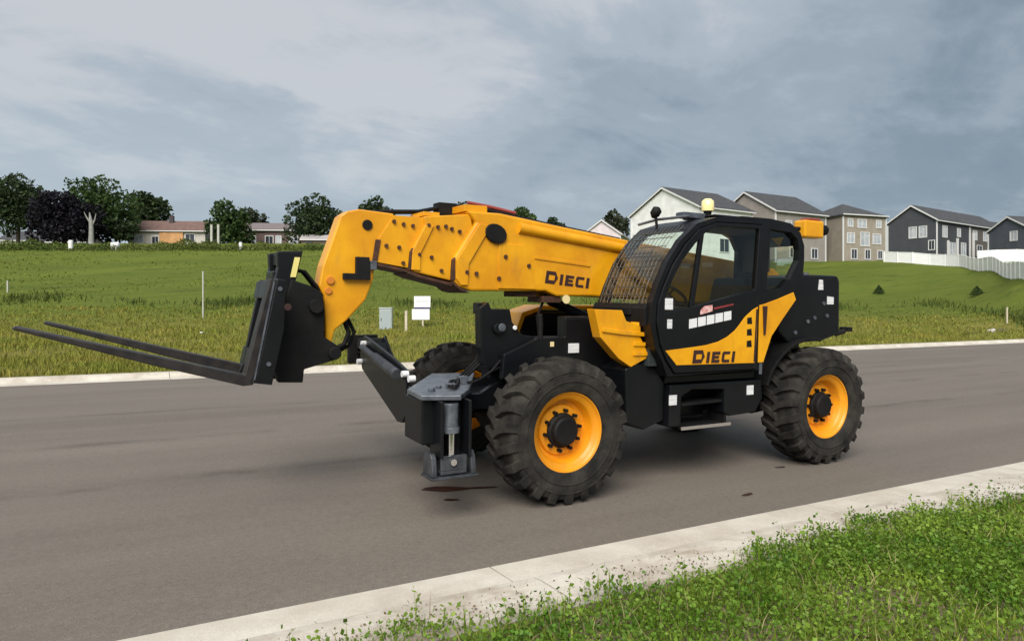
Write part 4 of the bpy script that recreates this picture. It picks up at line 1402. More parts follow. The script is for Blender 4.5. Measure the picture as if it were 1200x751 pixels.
# cab interior
bm = bmesh.new()
box(bm, -2.36, -1.86, 0.44, 0.92, 1.42, 1.58)
box(bm, -2.30, -1.95, 0.52, 0.84, 1.10, 1.42)
side_plate(bm, [(-2.22, 1.56), (-2.36, 1.56), (-2.46, 1.90), (-2.43, 1.98), (-2.35, 1.98), (-2.32, 1.90)], 0.47, 0.90)
box(bm, -2.20, -1.85, 0.94, 0.99, 1.70, 1.76)
part('driver_seat', bm, M_SEAT, cab, bev=0.03)
bm = bmesh.new()
box(bm, -1.24, -1.02, 0.36, 1.0, 1.12, 1.64)
side_plate(bm, [(-1.20, 1.6), (-1.42, 1.6), (-1.48, 1.74), (-1.30, 1.76)], 0.50, 0.84)
tube(bm, [(-1.36, 0.68, 1.55), (-1.52, 0.68, 1.78)], 0.035, 10)
box(bm, -2.2, -1.55, 0.34, 0.44, 1.40, 1.66)
tube(bm, [(-1.72, 0.40, 1.66), (-1.70, 0.42, 1.84)], 0.02, 8)
part('dash_console', bm, M_SEAT, cab, bev=0.012)
bm = bmesh.new()
ring = []
c, ux, uy = Vector((-1.53, 0.68, 1.80)), Vector((0, 1, 0)), Vector((0.55, 0, 0.83)).normalized()
uy = Vector((0.82, 0, 0.57)).normalized()
rp2 = [c + (ux * math.cos(a) + uy * math.sin(a)) * 0.19 for a in [2 * math.pi * k / 24 for k in range(25)]]
tube(bm, rp2, 0.016, 8, caps=False)
for k in range(3):
    a = 2 * math.pi * k / 3 + 0.5
    tube(bm, [c, c + (ux * math.cos(a) + uy * math.sin(a)) * 0.185], 0.012, 6)
part('steering_wheel', bm, M_BLKM, cab, bev=0, smooth=60)

# roof fittings
bm = bmesh.new()
tube(bm, [(-2.0, 0.72, 2.585), (-2.0, 0.72, 2.66)], [0.03, 0.045], 12)
bcn = part('beacon', bm, M_BLKM, cab, bev=0)
bm = bmesh.new()
tube(bm, [(-2.0, 0.72, 2.66), (-2.0, 0.72, 2.70), (-2.0, 0.72, 2.76), (-2.0, 0.72, 2.785)], [0.062, 0.066, 0.062, 0.035], 18)
part('beacon_lens', bm, M_AMBER, bcn, bev=0, smooth=50)
bm = bmesh.new()
box(bm, -1.92, -1.62, 0.66, 0.78, 2.565, 2.625)
part('beacon_bracket', bm, M_GREY, cab, bev=0.01)
bm = bmesh.new()
tube(bm, [(-1.42, 0.62, 2.43), (-1.40, 0.62, 2.57)], 0.014, 8)
tube(bm, [(-1.40, 0.58, 2.565), (-1.40, 0.60, 2.60), (-1.40, 0.64, 2.64), (-1.40, 0.66, 2.655)], [0.02, 0.05, 0.05, 0.02], 14)
part('mirror', bm, M_BLKM, cab, bev=0, smooth=60)
bm = bmesh.new()
tube(bm, [(-1.44, 0.30, 2.52), (-1.48, 0.55, 2.555), (-1.55, 0.95, 2.56)], 0.014, 8)
part('roof_rail', bm, M_GREY, cab, bev=0)

# front side cowl between the cab and the front wheel
bm = bmesh.new()
cw = [(-0.42, 1.655), (-0.73, 1.645), (-0.78, 1.545), (-0.92, 1.51), (-0.965, 1.575), (-1.02, 1.58), (-1.07, 1.40), (-1.13, 1.21), (-0.95, 1.165), (-0.84, 1.12), (-0.70, 1.20), (-0.49, 1.40)]
cw = [(max(p[0], -0.945) if p[1] > 1.3 else max(p[0], -1.06), p[1]) for p in cw]
side_plate(bm, cw, 0.84, 0.965)
cowl = part('side_cowl', bm, M_YEL, bev=0.03)
bm = bmesh.new()
side_plate(bm, [(-0.50, 1.45), (-0.74, 1.42), (-0.98, 1.40), (-0.98, 1.44), (-0.74, 1.46), (-0.50, 1.49)], 0.966, 0.985)
side_plate(bm, [(-0.86, 1.315), (-1.0, 1.31), (-1.0, 1.345), (-0.86, 1.35)], 0.966, 0.98)
side_plate(bm, [(-0.86, 1.225), (-1.03, 1.22), (-1.03, 1.255), (-0.86, 1.26)], 0.966, 0.98)
part('cowl_rib', bm, M_YEL, cowl, bev=0.006)
# battery box and sill below the door
bm = bmesh.new()
side_plate(bm, [(-0.80, 0.60), (-0.78, 1.10), (-0.92, 1.15), (-1.14, 1.10), (-1.20, 1.02), (-1.25, 0.95), (-1.25, 0.60), (-1.0, 0.52)], 0.45, 0.96)
part('battery_box', bm, M_BLK, bev=0.015)
bm = bmesh.new()
side_plate(bm, [(-1.26, 0.535), (-1.27, 0.935), (-2.50, 0.93), (-2.52, 0.74), (-2.42, 0.60), (-2.06, 0.585), (-1.98, 0.62), (-1.98, 0.86), (-1.55, 0.88), (-1.42, 0.82), (-1.40, 0.53)], 0.60, 1.02)
box(bm, -2.44, -1.24, 0.50, 0.98, 0.945, 1.02)
box(bm, -1.98, -1.42, 0.60, 0.74, 0.55, 0.88)
sill = part('side_sill', bm, M_BLK, bev=0.012)
for x, z in ((-1.295, 0.79), (-2.325, 0.83)):
    bm = bmesh.new()
    box(bm, x - 0.055, x + 0.04, 1.021, 1.026, z - 0.045, z + 0.05)
    part('warning_sticker', bm, M_PRINT, sill, bev=0)
bm = bmesh.new()
box(bm, -2.03, -1.40, 0.80, 1.03, 0.50, 0.525)
box(bm, -1.43, -1.40, 0.76, 1.0, 0.525, 0.62)
box(bm, -2.03, -2.00, 0.76, 1.0, 0.525, 0.62)
stp = part('cab_step', bm, M_BLKM, bev=0.005)
bm = bmesh.new()
box(bm, -2.05, -1.40, 1.031, 1.045, 0.497, 0.528)
part('step_edge', bm, mat('worn_alloy', (0.42, 0.38, 0.34), 0.45, metal=0.6), stp, bev=0.003)
bm = bmesh.new()
side_plate(bm, [(-1.44, 0.72), (-1.97, 0.73), (-1.97, 0.755), (-1.44, 0.745)], 0.741, 1.0)
part('upper_step', bm, M_BLKM, stp, bev=0.004)

# --- engine cover, rear fenders, far-side engine pod
bm = bmesh.new()
ec = [(-3.08, 1.90), (-3.16, 2.00), (-3.30, 2.035), (-3.80, 2.035), (-3.855, 2.015), (-3.875, 1.97), (-3.89, 1.37), (-3.60, 1.30), (-3.05, 1.28), (-2.88, 1.42), (-2.92, 1.66)]
side_plate(bm, ec, 0.22, 0.90)
eng = part('engine_cover', bm, M_BLK, bev=0.025)
bm = bmesh.new()
side_plate(bm, [(-3.50, 1.87), (-3.585, 1.87), (-3.575, 1.98), (-3.515, 1.985)], 0.901, 0.905)
side_plate(bm, [(-3.655, 1.71), (-3.765, 1.71), (-3.765, 1.79), (-3.655, 1.80)], 0.901, 0.905)
part('warning_sticker', bm, M_PRINT, eng, bev=0)
bm = bmesh.new()
for x, z in ((-3.34, 1.52), (-3.45, 1.56), (-3.66, 1.58), (-3.60, 1.72), (-3.14, 1.40)):
    tube(bm, [(x, 0.895, z), (x, 0.912, z)], 0.022, 10)
tube(bm, [(-3.36, 0.84, 2.03), (-3.36, 0.84, 2.06)], 0.035, 12)
part('latch', bm, M_GREY, eng, bev=0)
bm = bmesh.new()
tube(bm, [(-3.86, 0.86, 1.37), (-3.98, 0.88, 1.40), (-4.01, 0.88, 1.42)], [0.03, 0.03, 0.026], 8)
box(bm, -4.06, -3.985, 0.82, 0.94, 1.40, 1.45)
part('tail_light_arm', bm, M_BLKM, eng, bev=0.004)

def fender(y0, y1):
    bm = bmesh.new()
    out, inn = [], []
    for k in range(13):
        a = math.radians(18 + 84 * k / 12)
        out.append((-3.315 + 0.735 * math.cos(a), 0.63 + 0.735 * math.sin(a) * (0.97 if k > 2 else 1)))
        inn.append((-3.315 + 0.705 * math.cos(a), 0.63 + 0.705 * math.sin(a) * (0.97 if k > 2 else 1)))
    side_plate(bm, out + inn[::-1], y0, y1)
    return part('rear_fender', bm, M_BLKM, bev=0.006)
fender(0.70, 0.99)
fender(-0.99, -0.70)
bm = bmesh.new()
side_plate(bm, [(-0.60, 0.80), (-0.50, 1.30), (-0.62, 1.52), (-0.9, 1.60), (-2.3, 1.60), (-2.5, 1.50), (-2.5, 0.75), (-2.4, 0.62), (-0.75, 0.62)], -1.10, -0.70)
part('engine_pod', bm, M_BLK, bev=0.03)
bm = bmesh.new()
side_plate(bm, [(-0.52, 1.32), (-0.62, 1.58), (-0.90, 1.66), (-2.3, 1.66), (-2.3, 1.61), (-0.90, 1.61), (-0.66, 1.53), (-0.58, 1.32)], -1.12, -0.69)
part('engine_pod_hood', bm, M_YEL, bev=0.01)
bm = bmesh.new()
side_plate(bm, ec, -1.0, -0.70)
part('rear_cover', bm, M_BLK, bev=0.025, label='black rear cover on the far side')
# boxed work lamp on a post behind the cab
bm = bmesh.new()
tube(bm, [(-2.95, 0.66, 2.47), (-3.20, 0.70, 2.55), (-3.43, 0.70, 2.56)], 0.022, 8)
post_ = part('lamp_arm', bm, M_BLKM, bev=0)
bm = bmesh.new()
box(bm, -3.74, -3.42, 0.62, 0.78, 2.46, 2.655)
hs_ = part('lamp_housing', bm, M_YEL, post_, bev=0.02)
bm = bmesh.new()
tube(bm, [(-3.742, 0.71, 2.56), (-3.84, 0.71, 2.56)], 0.062, 14)
part('lamp_cap', bm, M_BLKM, post_, bev=0.008)
bm = bmesh.new()
box(bm, -3.70, -3.50, 0.64, 0.76, 2.656, 2.68)
part('lamp_top', bm, M_RED, post_, bev=0.004)

# ------------------------------------------------------------------ marks on the road
def blob(cx_, cy_, rx, ry, n=22, jit=0.25, rot=0.0):
    out = []
    ph = rng.uniform(0, 6)
    for k in range(n):
        a = 2 * math.pi * k / n
        r = 1 + jit * math.sin(2 * a + ph) + jit * 0.6 * math.sin(5 * a + 2 * ph) + rng.uniform(-0.08, 0.08)
        u, v = rx * r * math.cos(a), ry * r * math.sin(a)
        out.append((cx_ + u * math.cos(rot) - v * math.sin(rot), cy_ + u * math.sin(rot) + v * math.cos(rot)))
    return out


M_OIL = mat('oil_film', (0.030, 0.012, 0.010), 0.35, col2=(0.055, 0.028, 0.022), vscale=9)


def stain(polys, label, group=None, m=M_OIL):
    bm = bmesh.new()
    for pl in polys:
        extrude_loops(bm, [pl], 0.004, 0.006, lambda u, v, a: (u, v, a + float(road_z(v))))
    o = obj('oil_stain', bm, m)
    tag(o, label, 'stain', group)


RD = -0.3
STX = (0.72, 0.28, 0.44, 0.36, 0.80, 0.60)
main = [(0.92, 0.20), (0.86, 0.26), (0.76, 0.345), (0.64, 0.36), (0.50, 0.365), (0.40, 0.40), (0.26, 0.43), (0.27, 0.39), (0.38, 0.345), (0.50, 0.315),
        (0.58, 0.255), (0.66, 0.195), (0.76, 0.150), (0.86, 0.150)]
stain([main], 'long dark red-brown oil stain on the asphalt under the lowered stabiliser foot')
stain([blob(STX[4], STX[5], 0.07, 0.026, rot=-0.2)], 'short oil splash beside the long stain, nearer the near kerb')
stain([blob(-1.65, 1.64, 0.06, 0.03)], 'small dark oil drip on the road below the cab step', 'small oil drips on the road')
stain([blob(-2.76, 1.06, 0.05, 0.03)], 'small dark oil drip on the road in front of the rear wheel', 'small oil drips on the road')

# ------------------------------------------------------------------ field furniture
def gpoint(px, d):
    x, y = place(px, d)
    return x, y, tz(x, y)


M_PALE = mat('pale_wood', (0.52, 0.46, 0.34), 0.8, var=0.15, vscale=8)
M_CONCP = mat('pale_post', (0.42, 0.42, 0.36), 0.8, var=0.15, vscale=5)
M_UTIL = mat('utility_grey', (0.40, 0.44, 0.42), 0.5, var=0.08)
M_WHITEP = mat('white_paint', (0.78, 0.78, 0.77), 0.5, var=0.05)
M_BLUE = mat('navy_print', (0.03, 0.035, 0.12), 0.5)


def stake(name, px, d, h, w, m, label, group=None, slope=0.0):
    x, y, z = gpoint(px, d)
    root = empty(name, (x, y, z - 0.05), label, 'post', group, YAW)
    bm = bmesh.new()
    box(bm, -w / 2, w / 2, -w / 2, w / 2, 0, h * 0.985)
    obj('shaft', bm, m, root, 0.006)
    bm = bmesh.new()
    obox(bm, (0, 0, h), (1, 0, 0), (0, 1, 0), (0, 0, 1), w * 0.58, w * 0.58, h * 0.012)
    obj('cap', bm, m, root, 0.004)


stake('marker_post', 238, 47, 3.1, 0.085, M_CONCP, 'tall thin pale post in the field left of the raised fork carriage')
stake('marker_post', 9, 66, 1.1, 0.12, M_CONCP, 'short pale post standing far left on the grass slope')
stake('survey_stake', 476, 37, 1.12, 0.13, M_PALE, 'pale wooden stake between the grey utility box and the white sign')
stake('survey_stake', 1180, 49, 1.2, 0.09, M_PALE, 'thin yellowish stake in the grass beside the rubble on the right')
x, y, z = gpoint(452.5, 39)
root = empty('utility_pedestal', (x, y, z - 0.05), 'pale grey metal utility pedestal in the field left of the wooden stake', 'utility box', None, YAW + math.pi)
bm = bmesh.new()
box(bm, -0.34, 0.34, -0.2, 0.2, 0.0, 1.16)
obj('cabinet', bm, M_UTIL, root, 0.02)
bm = bmesh.new()
box(bm, -0.37, 0.37, -0.23, 0.23, 1.161, 1.24)
obj('lid', bm, M_UTIL, root, 0.02)
bm = bmesh.new()
box(bm, -0.30, 0.30, 0.201, 0.215, 0.08, 1.10)
obj('door', bm, mat('utility_grey_dark', (0.31, 0.36, 0.37), 0.5), root, 0.008)
bm = bmesh.new()
box(bm, 0.22, 0.25, 0.216, 0.235, 0.5, 0.66)
obj('handle', bm, M_BLKM, root, 0)

x, y, z = gpoint(495.5, 41)
root = empty('lot_sign', (x, y, z - 0.05), 'white two-panel lot sign with a dark blue stripe standing in the field', 'sign', None, YAW + math.pi)
bm = bmesh.new()
box(bm, -0.05, 0.05, -0.05, 0.05, 0, 1.7)
obj('post', bm, M_PALE, root, 0.006)
bm = bmesh.new()
box(bm, -0.45, 0.50, 0.051, 0.09, 1.22, 1.86)
up = obj('upper_panel', bm, M_WHITEP, root, 0.004)
bm = bmesh.new()
box(bm, -0.38, 0.38, 0.0905, 0.094, 1.56, 1.585)
box(bm, -0.30, 0.32, 0.0905, 0.094, 1.50, 1.52)
obj('print_line', bm, mat('grey_print', (0.45, 0.46, 0.5), 0.6), up)
bm = bmesh.new()
box(bm, -0.45, 0.50, 0.051, 0.088, 1.12, 1.219)
obj('stripe_panel', bm, M_BLUE, root, 0.003)
bm = bmesh.new()
box(bm, -0.40, 0.62, 0.051, 0.086, 0.50, 1.118)
obj('lower_panel', bm, M_WHITEP, root, 0.004)


def stones(name, px, d, n, spread, size, m, label, cat='rubble'):
    x, y, z = gpoint(px, d)
    root = empty(name, (x, y, z), label, cat)
    for k in range(n):
        bm = bmesh.new()
        bmesh.ops.create_icosphere(bm, subdivisions=1, radius=size * rng.uniform(0.6, 1.1))
        for v in bm.verts:
            v.co *= rng.uniform(0.75, 1.2)
            v.co.z *= 0.6
        o = obj('stone', bm, m, root)
        o.location = (rng.uniform(-spread, spread), rng.uniform(-spread, spread) * 0.5, size * 0.25)
        o.rotation_euler = (0, 0, rng.uniform(0, 6))


stones('rubble_heap', 1160, 45, 6, 0.45, 0.27, mat('pale_rubble', (0.5, 0.48, 0.45), 0.9, var=0.2), 'small heap of pale rubble in the dry grass on the right')
stones('earth_heap', 1178, 45, 8, 0.8, 0.22, mat('dark_earth', (0.09, 0.075, 0.055), 0.95, var=0.3), 'low dark earth heap beside the pale rubble', 'earth heap')
stones('white_stone', 236, 35, 1, 0.0, 0.13, M_WHITEP, 'single white stone in the dry grass below the tall pale post', 'stone')

x, y, z = gpoint(83, 108)
root = empty('white_barrel', (x, y, z), 'white upright barrel at the crest left of the pale trunk', 'barrel')
bm = bmesh.new()
tube(bm, [(0, 0, 0), (0, 0, 0.5), (0, 0, 1.40), (0, 0, 1.45)], [0.32, 0.34, 0.34, 0.3], 16)
obj('drum', bm, M_WHITEP, root, 0)
bm = bmesh.new()
tube(bm, [(0, 0, 1.451), (0, 0, 1.50)], [0.3, 0.28], 16)
obj('lid', bm, M_WHITEP, root, 0)
x, y, z = gpoint(135, 108)
root = empty('white_tank', (x, y, z), 'low rounded white tank at the crest left of the long bungalow', 'tank', None, YAW)
bm = bmesh.new()
tube(bm, [(-0.66, 0, 0.8), (-0.6, 0, 0.8), (-0.45, 0, 0.8), (0.45, 0, 0.8), (0.6, 0, 0.8), (0.66, 0, 0.8)], [0.12, 0.34, 0.48, 0.48, 0.34, 0.12], 18)
obj('vessel', bm, M_WHITEP, root, 0, 50)
bm = bmesh.new()
box(bm, -0.4, -0.25, -0.4, 0.4, 0, 0.42)
box(bm, 0.25, 0.4, -0.4, 0.4, 0, 0.42)
box(bm, -0.245, 0.245, -0.3, 0.3, 0.1, 0.2)
obj('cradle', bm, M_CONCP, root, 0)
x, y, z = gpoint(282, 108)
root = empty('white_barrel', (x, y, z), 'white upright barrel at the crest in front of the dark brick bungalow', 'barrel')
bm = bmesh.new()
tube(bm, [(0, 0, 0), (0, 0, 0.5), (0, 0, 1.2), (0, 0, 1.25)], [0.24, 0.26, 0.26, 0.2], 16)
obj('drum', bm, M_WHITEP, root, 0)
for k, px in enumerate((248, 256)):
    stake('gate_post', px, 122, 3.4, 0.35, M_CONCP, ('pale gate post right of the long bungalow, nearer its end wall', 'pale gate post beside the round green tree')[k])

# ------------------------------------------------------------------ houses
M_ROOF = mat('dark_shingle', (0.042, 0.043, 0.047), 0.9, col2=(0.065, 0.066, 0.07), vscale=1.5, bump=0.3, bscale=8)
M_ROOFR = mat('red_brown_shingle', (0.125, 0.072, 0.058), 0.9, col2=(0.18, 0.11, 0.09), vscale=1.5)
M_PANE = mat('window_pane', (0.30, 0.33, 0.36), 0.12, col2=(0.5, 0.52, 0.54), vscale=0.9, spec=0.6)
M_PANED = mat('dark_pane', (0.035, 0.04, 0.05), 0.1, spec=0.7)
M_TRIM = mat('white_trim', (0.62, 0.62, 0.61), 0.6)


def siding(name, col, dark=0.82):
    m = bpy.data.materials.new(name)
    m.use_nodes = True
    nd, lk = m.node_tree.nodes, m.node_tree.links
    b = nd['Principled BSDF']
    t = N(nd, 'ShaderNodeTexCoord')
    mp_ = N(nd, 'ShaderNodeMapping')
    mp_.inputs['Scale'].default_value = (0, 0, 4.5)
    lk.new(t.outputs['Object'], mp_.inputs[0])
    wv = N(nd, 'ShaderNodeTexWave', wave_profile='SAW', bands_direction='Z')
    wv.inputs['Scale'].default_value = 0.32
    lk.new(mp_.outputs[0], wv.inputs['Vector'])
    nz = noise(nd, lk, t.outputs['Object'], 0.8, 5, 0.6)
    c = mix_rgb(nd, lk, 1.0, col, ramp(nd, lk, nz, [(0.3, 0.86), (0.7, 1.1)]), 'MULTIPLY')
    lk.new(c, b.inputs['Base Color'])
    bn = N(nd, 'ShaderNodeBump')
    bn.inputs['Strength'].default_value = 0.6
    bn.inputs['Distance'].default_value = 0.04
    lk.new(wv.outputs['Fac'], bn.inputs['Height'])
    lk.new(bn.outputs[0], b.inputs['Normal'])
    b.inputs['Roughness'].default_value = 0.75
    return m


E1 = lambda phi: (math.cos(phi) * RT + math.sin(phi) * FW)


def house(name, px, d, phi_deg, W, L, eave, ridge, wall_m, roof_m, label, cat='house', z0=None, hip=False, trim=True, wins=(), over=0.35, doors=(), chimney=None, sink=1.5, bays=()):
    """near corner at a bearing and distance; the gable wall runs left and away, the side wall right and away"""
    x, y = place(px, d)
    e = E1(math.radians(phi_deg))
    rz = math.atan2(e[1], e[0])
    z = tz(x, y) if z0 is None else z0
    root = empty(name, (x, y, z - sink), label, cat, None, rz)
    eave += sink
    ridge += sink
    bm = bmesh.new()
    if hip:
        box(bm, 0, L, 0, W, 0, eave)
    else:
        extrude_loops(bm, [[(0, 0), (W, 0), (W, eave), (W / 2, ridge - 0.12), (0, eave)]], 0, L, lambda u, v, a: (a, u, v))
    wall = obj('wall', bm, wall_m, root)
    bm = bmesh.new()
    o = over
    if hip:
        h = min(W, L) / 2 + o
        vs = [(-o, -o, eave), (L + o, -o, eave), (L + o, W + o, eave), (-o, W + o, eave)]
        if L >= W:
            tp = [(h - o, W / 2, ridge), (L + o - h, W / 2, ridge)]
            fs = [(0, 1, 5, 4), (1, 2, 5), (2, 3, 4, 5), (3, 0, 4)]
        else:
            tp = [(L / 2, h - o, ridge), (L / 2, W + o - h, ridge)]
            fs = [(0, 1, 4), (1, 2, 5, 4), (2, 3, 5), (3, 0, 4, 5)]
        V = [bm.verts.new(p) for p in vs + tp]
        lo = [bm.verts.new((p[0], p[1], eave - 0.22)) for p in vs]
        for f in fs:
            bm.faces.new([V[i] for i in f])
        for i in range(4):
            j = (i + 1) % 4
            bm.faces.new((lo[i], lo[j], V[j], V[i]))
        bm.faces.new(lo[::-1])
        part_roof = obj('roof', bm, roof_m, root)
    else:
        sl = (ridge - eave) / (W / 2)
        pl = [(-o, eave - o * sl), (W / 2, ridge), (W + o, eave - o * sl), (W + o, eave - o * sl + 0.22), (W / 2, ridge + 0.24), (-o, eave - o * sl + 0.22)]
        extrude_loops(bm, [pl], -o, L + o, lambda u, v, a: (a, u, v))
        part_roof = obj('roof', bm, roof_m, root)
        bm = bmesh.new()
        pl2 = [(-o - 0.02, eave - o * sl - 0.10), (W / 2, ridge - 0.12), (W + o + 0.02, eave - o * sl - 0.10), (W + o + 0.02, eave - o * sl + 0.16), (W / 2, ridge + 0.17), (-o - 0.02, eave - o * sl + 0.16)]
        extrude_loops(bm, [pl2], -o - 0.05, -o - 0.003, lambda u, v, a: (a, u, v))
        obj('verge_board', bm, M_TRIM, part_roof)
    bm = bmesh.new()
    box(bm, -o, L + o, -o - 0.12, -o - 0.003, eave - (0 if hip else o * (ridge - eave) / (W / 2)) - 0.12, eave - (0 if hip else o * (ridge - eave) / (W / 2)) + 0.06)
    obj('gutter', bm, M_TRIM, part_roof)
    if trim:
        for cx_, cy_ in ((0, 0), (L, 0), (0, W)):
            bm = bmesh.new()
            box(bm, cx_ - 0.10, cx_ + 0.10, cy_ - 0.10, cy_ + 0.10, 0, eave - 0.3)
            obj('corner_board', bm, M_TRIM, root)
    for wl_, u, zb, w, h, kind in wins:
        zb += sink
        fr_ = 0.13
        def B(bm, u0, u1, z0_, z1_, a0, a1):
            if wl_ == 's':
                box(bm, u0, u1, -a1, -a0, z0_, z1_)
            else:
                box(bm, -a1, -a0, u0, u1, z0_, z1_)
        bm = bmesh.new()
        B(bm, u - w / 2 - fr_, u - w / 2, zb - fr_, zb + h + fr_, 0.004, 0.09)
        B(bm, u + w / 2, u + w / 2 + fr_, zb - fr_, zb + h + fr_, 0.004, 0.09)
        B(bm, u - w / 2, u + w / 2, zb - fr_, zb, 0.004, 0.088)
        B(bm, u - w / 2, u + w / 2, zb + h, zb + h + fr_, 0.004, 0.088)
        B(bm, u - 0.03, u + 0.03, zb, zb + h, 0.03, 0.07)
        f_ = obj('window', bm, M_TRIM, root)
        bm = bmesh.new()
        B(bm, u - w / 2, u + w / 2, zb, zb + h, 0.004, 0.028)
        obj('pane', bm, M_PANE if kind == 'l' else M_PANED, f_)
    for wl_, u, w, h, m_ in doors:
        bm = bmesh.new()
        if wl_ == 's':
            box(bm, u - w / 2, u + w / 2, -0.06, -0.004, sink, sink + h)
        else:
            box(bm, -0.06, -0.004, u - w / 2, u + w / 2, sink, sink + h)
        obj('door', bm, m_, root)
    for u0, u1, z0_, z1_, m_ in bays:
        bm = bmesh.new()
        box(bm, u0, u1, -0.35, -0.004, z0_ + (sink if z0_ > 0 else 0), z1_ + sink)
        obj('bay', bm, m_, root)
    if chimney:
        bm = bmesh.new()
        cx_, cy_ = chimney
        box(bm, cx_ - 0.4, cx_ + 0.4, cy_ - 0.3, cy_ + 0.3, ridge - 1.2, ridge + 1.1)
        obj('chimney', bm, mat('chimney_brick', (0.06, 0.05, 0.05), 0.9), part_roof)
    return root


S_WHITE = siding('white_siding', (0.84, 0.84, 0.83))
S_GREY = siding('warm_grey_siding', (0.30, 0.27, 0.245))
S_TAN = siding('tan_siding', (0.315, 0.275, 0.225))
S_DARK = siding('charcoal_siding', (0.055, 0.060, 0.070))
S_BROWN = siding('brown_grey_siding', (0.125, 0.112, 0.10))
S_BLUE = siding('slate_blue_siding', (0.075, 0.085, 0.108))
S_PINK = siding('pinkish_white_siding', (0.66, 0.58, 0.60))
S_BRICK = siding('dark_brick', (0.13, 0.085, 0.080))
S_CREAM = siding('cream_render', (0.52, 0.49, 0.44))
M_ORANGEW = mat('orange_brick', (0.50, 0.27, 0.115), 0.85, var=0.15, vscale=1.0)
M_DOORD = mat('dark_door', (0.03, 0.03, 0.035), 0.5)

house('white_house', 819, 104, 33, 14.5, 12.0, 7.7, 11.3, S_WHITE, M_ROOF, 'white gabled house with a dark roof directly behind the cab', 'house', z0=9.2,
      wins=[('s', 3.0, 5.0, 1.3, 1.6, 'l'), ('s', 8.0, 5.0, 1.3, 1.6, 'l'), ('s', 5.5, 1.2, 2.0, 1.9, 'd'), ('g', 4.0, 1.2, 1.2, 1.5, 'd')])
house('grey_house', 909, 110, 30, 12.0, 12.0, 8.1, 11.6, S_GREY, M_ROOF, 'warm grey house with a gable, between the white house and the tan house', 'house', z0=9.07,
      wins=[('s', 3.0, 5.0, 1.2, 1.5, 'l'), ('s', 8.6, 5.0, 1.6, 1.5, 'l'), ('s', 9.2, 0.9, 1.4, 1.5, 'd'), ('s', 4.0, 0.9, 1.4, 1.5, 'd'), ('g', 6.0, 5.2, 1.2, 1.4, 'd')])
house('tan_house', 988, 116, 20, 9.5, 9.2, 7.9, 10.4, S_TAN, M_ROOF, 'tan three-storey house with a low hipped roof, left of the charcoal house', 'house', z0=9.4, hip=True,
      wins=[('s', 1.5, 6.0, 0.9, 1.1, 'l'), ('s', 4.0, 5.9, 1.7, 1.2, 'l'), ('s', 7.6, 6.0, 0.9, 1.1, 'l'), ('s', 1.6, 3.3, 1.4, 1.5, 'l'), ('s', 4.6, 2.9, 1.7, 2.1, 'l'), ('s', 7.2, 3.3, 1.6, 1.5, 'l'),
            ('s', 2.3, 0.7, 1.1, 1.5, 'd'), ('s', 5.2, 0.7, 1.0, 1.5, 'd'), ('s', 7.9, 0.8, 0.9, 1.3, 'd')])
house('charcoal_house', 1098, 128, 35, 8.8, 13.0, 8.0, 10.9, S_DARK, M_ROOF, 'charcoal house with a front gable behind the white fence', 'house', z0=10.0,
      wins=[('g', 4.2, 5.0, 1.2, 1.9, 'l'), ('g', 2.4, 5.0, 1.2, 1.9, 'l'), ('g', 0.9, 2.6, 0.9, 1.6, 'd'), ('s', 3.0, 5.0, 1.6, 1.9, 'l'), ('s', 8.6, 5.4, 1.2, 1.4, 'l'), ('s', 6.0, 1.9, 2.0, 2.1, 'l'), ('s', 10.5, 2.0, 1.8, 2.2, 'l')],
      bays=[(7.6, 7.85, 0, 5.0, M_TRIM), (3.9, 4.05, 0, 4.4, M_TRIM)])
house('brown_house', 1137, 135.8, 35, 8.8, 15.0, 7.6, 10.5, S_BROWN, M_ROOF, 'brown-grey house between the charcoal house and the slate blue house', 'house', z0=10.4,
      wins=[('s', 2.0, 4.8, 1.5, 1.6, 'l'), ('s', 6.5, 4.8, 1.5, 1.6, 'l'), ('s', 10.0, 4.8, 1.3, 1.5, 'l'), ('s', 4.0, 1.8, 2.2, 1.9, 'd'), ('s', 8.6, 1.8, 1.8, 1.9, 'l'), ('g', 4.0, 4.8, 1.3, 1.6, 'l')],
      bays=[(0.9, 1.15, 0, 6.0, M_TRIM)])
house('slate_house', 1207, 122, 14, 8.0, 14.0, 5.9, 8.2, S_BLUE, M_ROOF, 'slate blue house cut by the right edge behind the white fence', 'house', z0=9.9,
      wins=[('s', 2.2, 4.2, 1.6, 1.6, 'l'), ('s', 6.5, 4.2, 1.4, 1.6, 'l'), ('s', 3.0, 1.4, 1.8, 1.9, 'd'), ('g', 3.0, 4.0, 1.2, 1.5, 'l')])
house('dark_townhouse', 1166, 146, 30, 8.0, 12.0, 7.4, 10.0, S_DARK, M_ROOF, 'dark townhouse set back in the gap between the brown-grey house and the slate blue house', 'house', z0=10.4,
      wins=[('g', 4.0, 4.6, 1.3, 1.6, 'l'), ('g', 2.0, 4.6, 1.0, 1.6, 'l'), ('s', 3.0, 4.8, 1.4, 1.6, 'l'), ('s', 7.5, 4.8, 1.4, 1.6, 'l')])
house('pinkish_house', 727, 150, 72, 8.0, 12.0, 6.0, 8.9, S_PINK, mat('pale_shingle', (0.30, 0.25, 0.26), 0.9, var=0.1), 'small pinkish white gable house just above the boom, left of the cab', 'house', z0=11.8,
      wins=[('g', 2.6, 2.2, 1.2, 1.5, 'd'), ('g', 5.6, 2.2, 1.2, 1.5, 'd')])
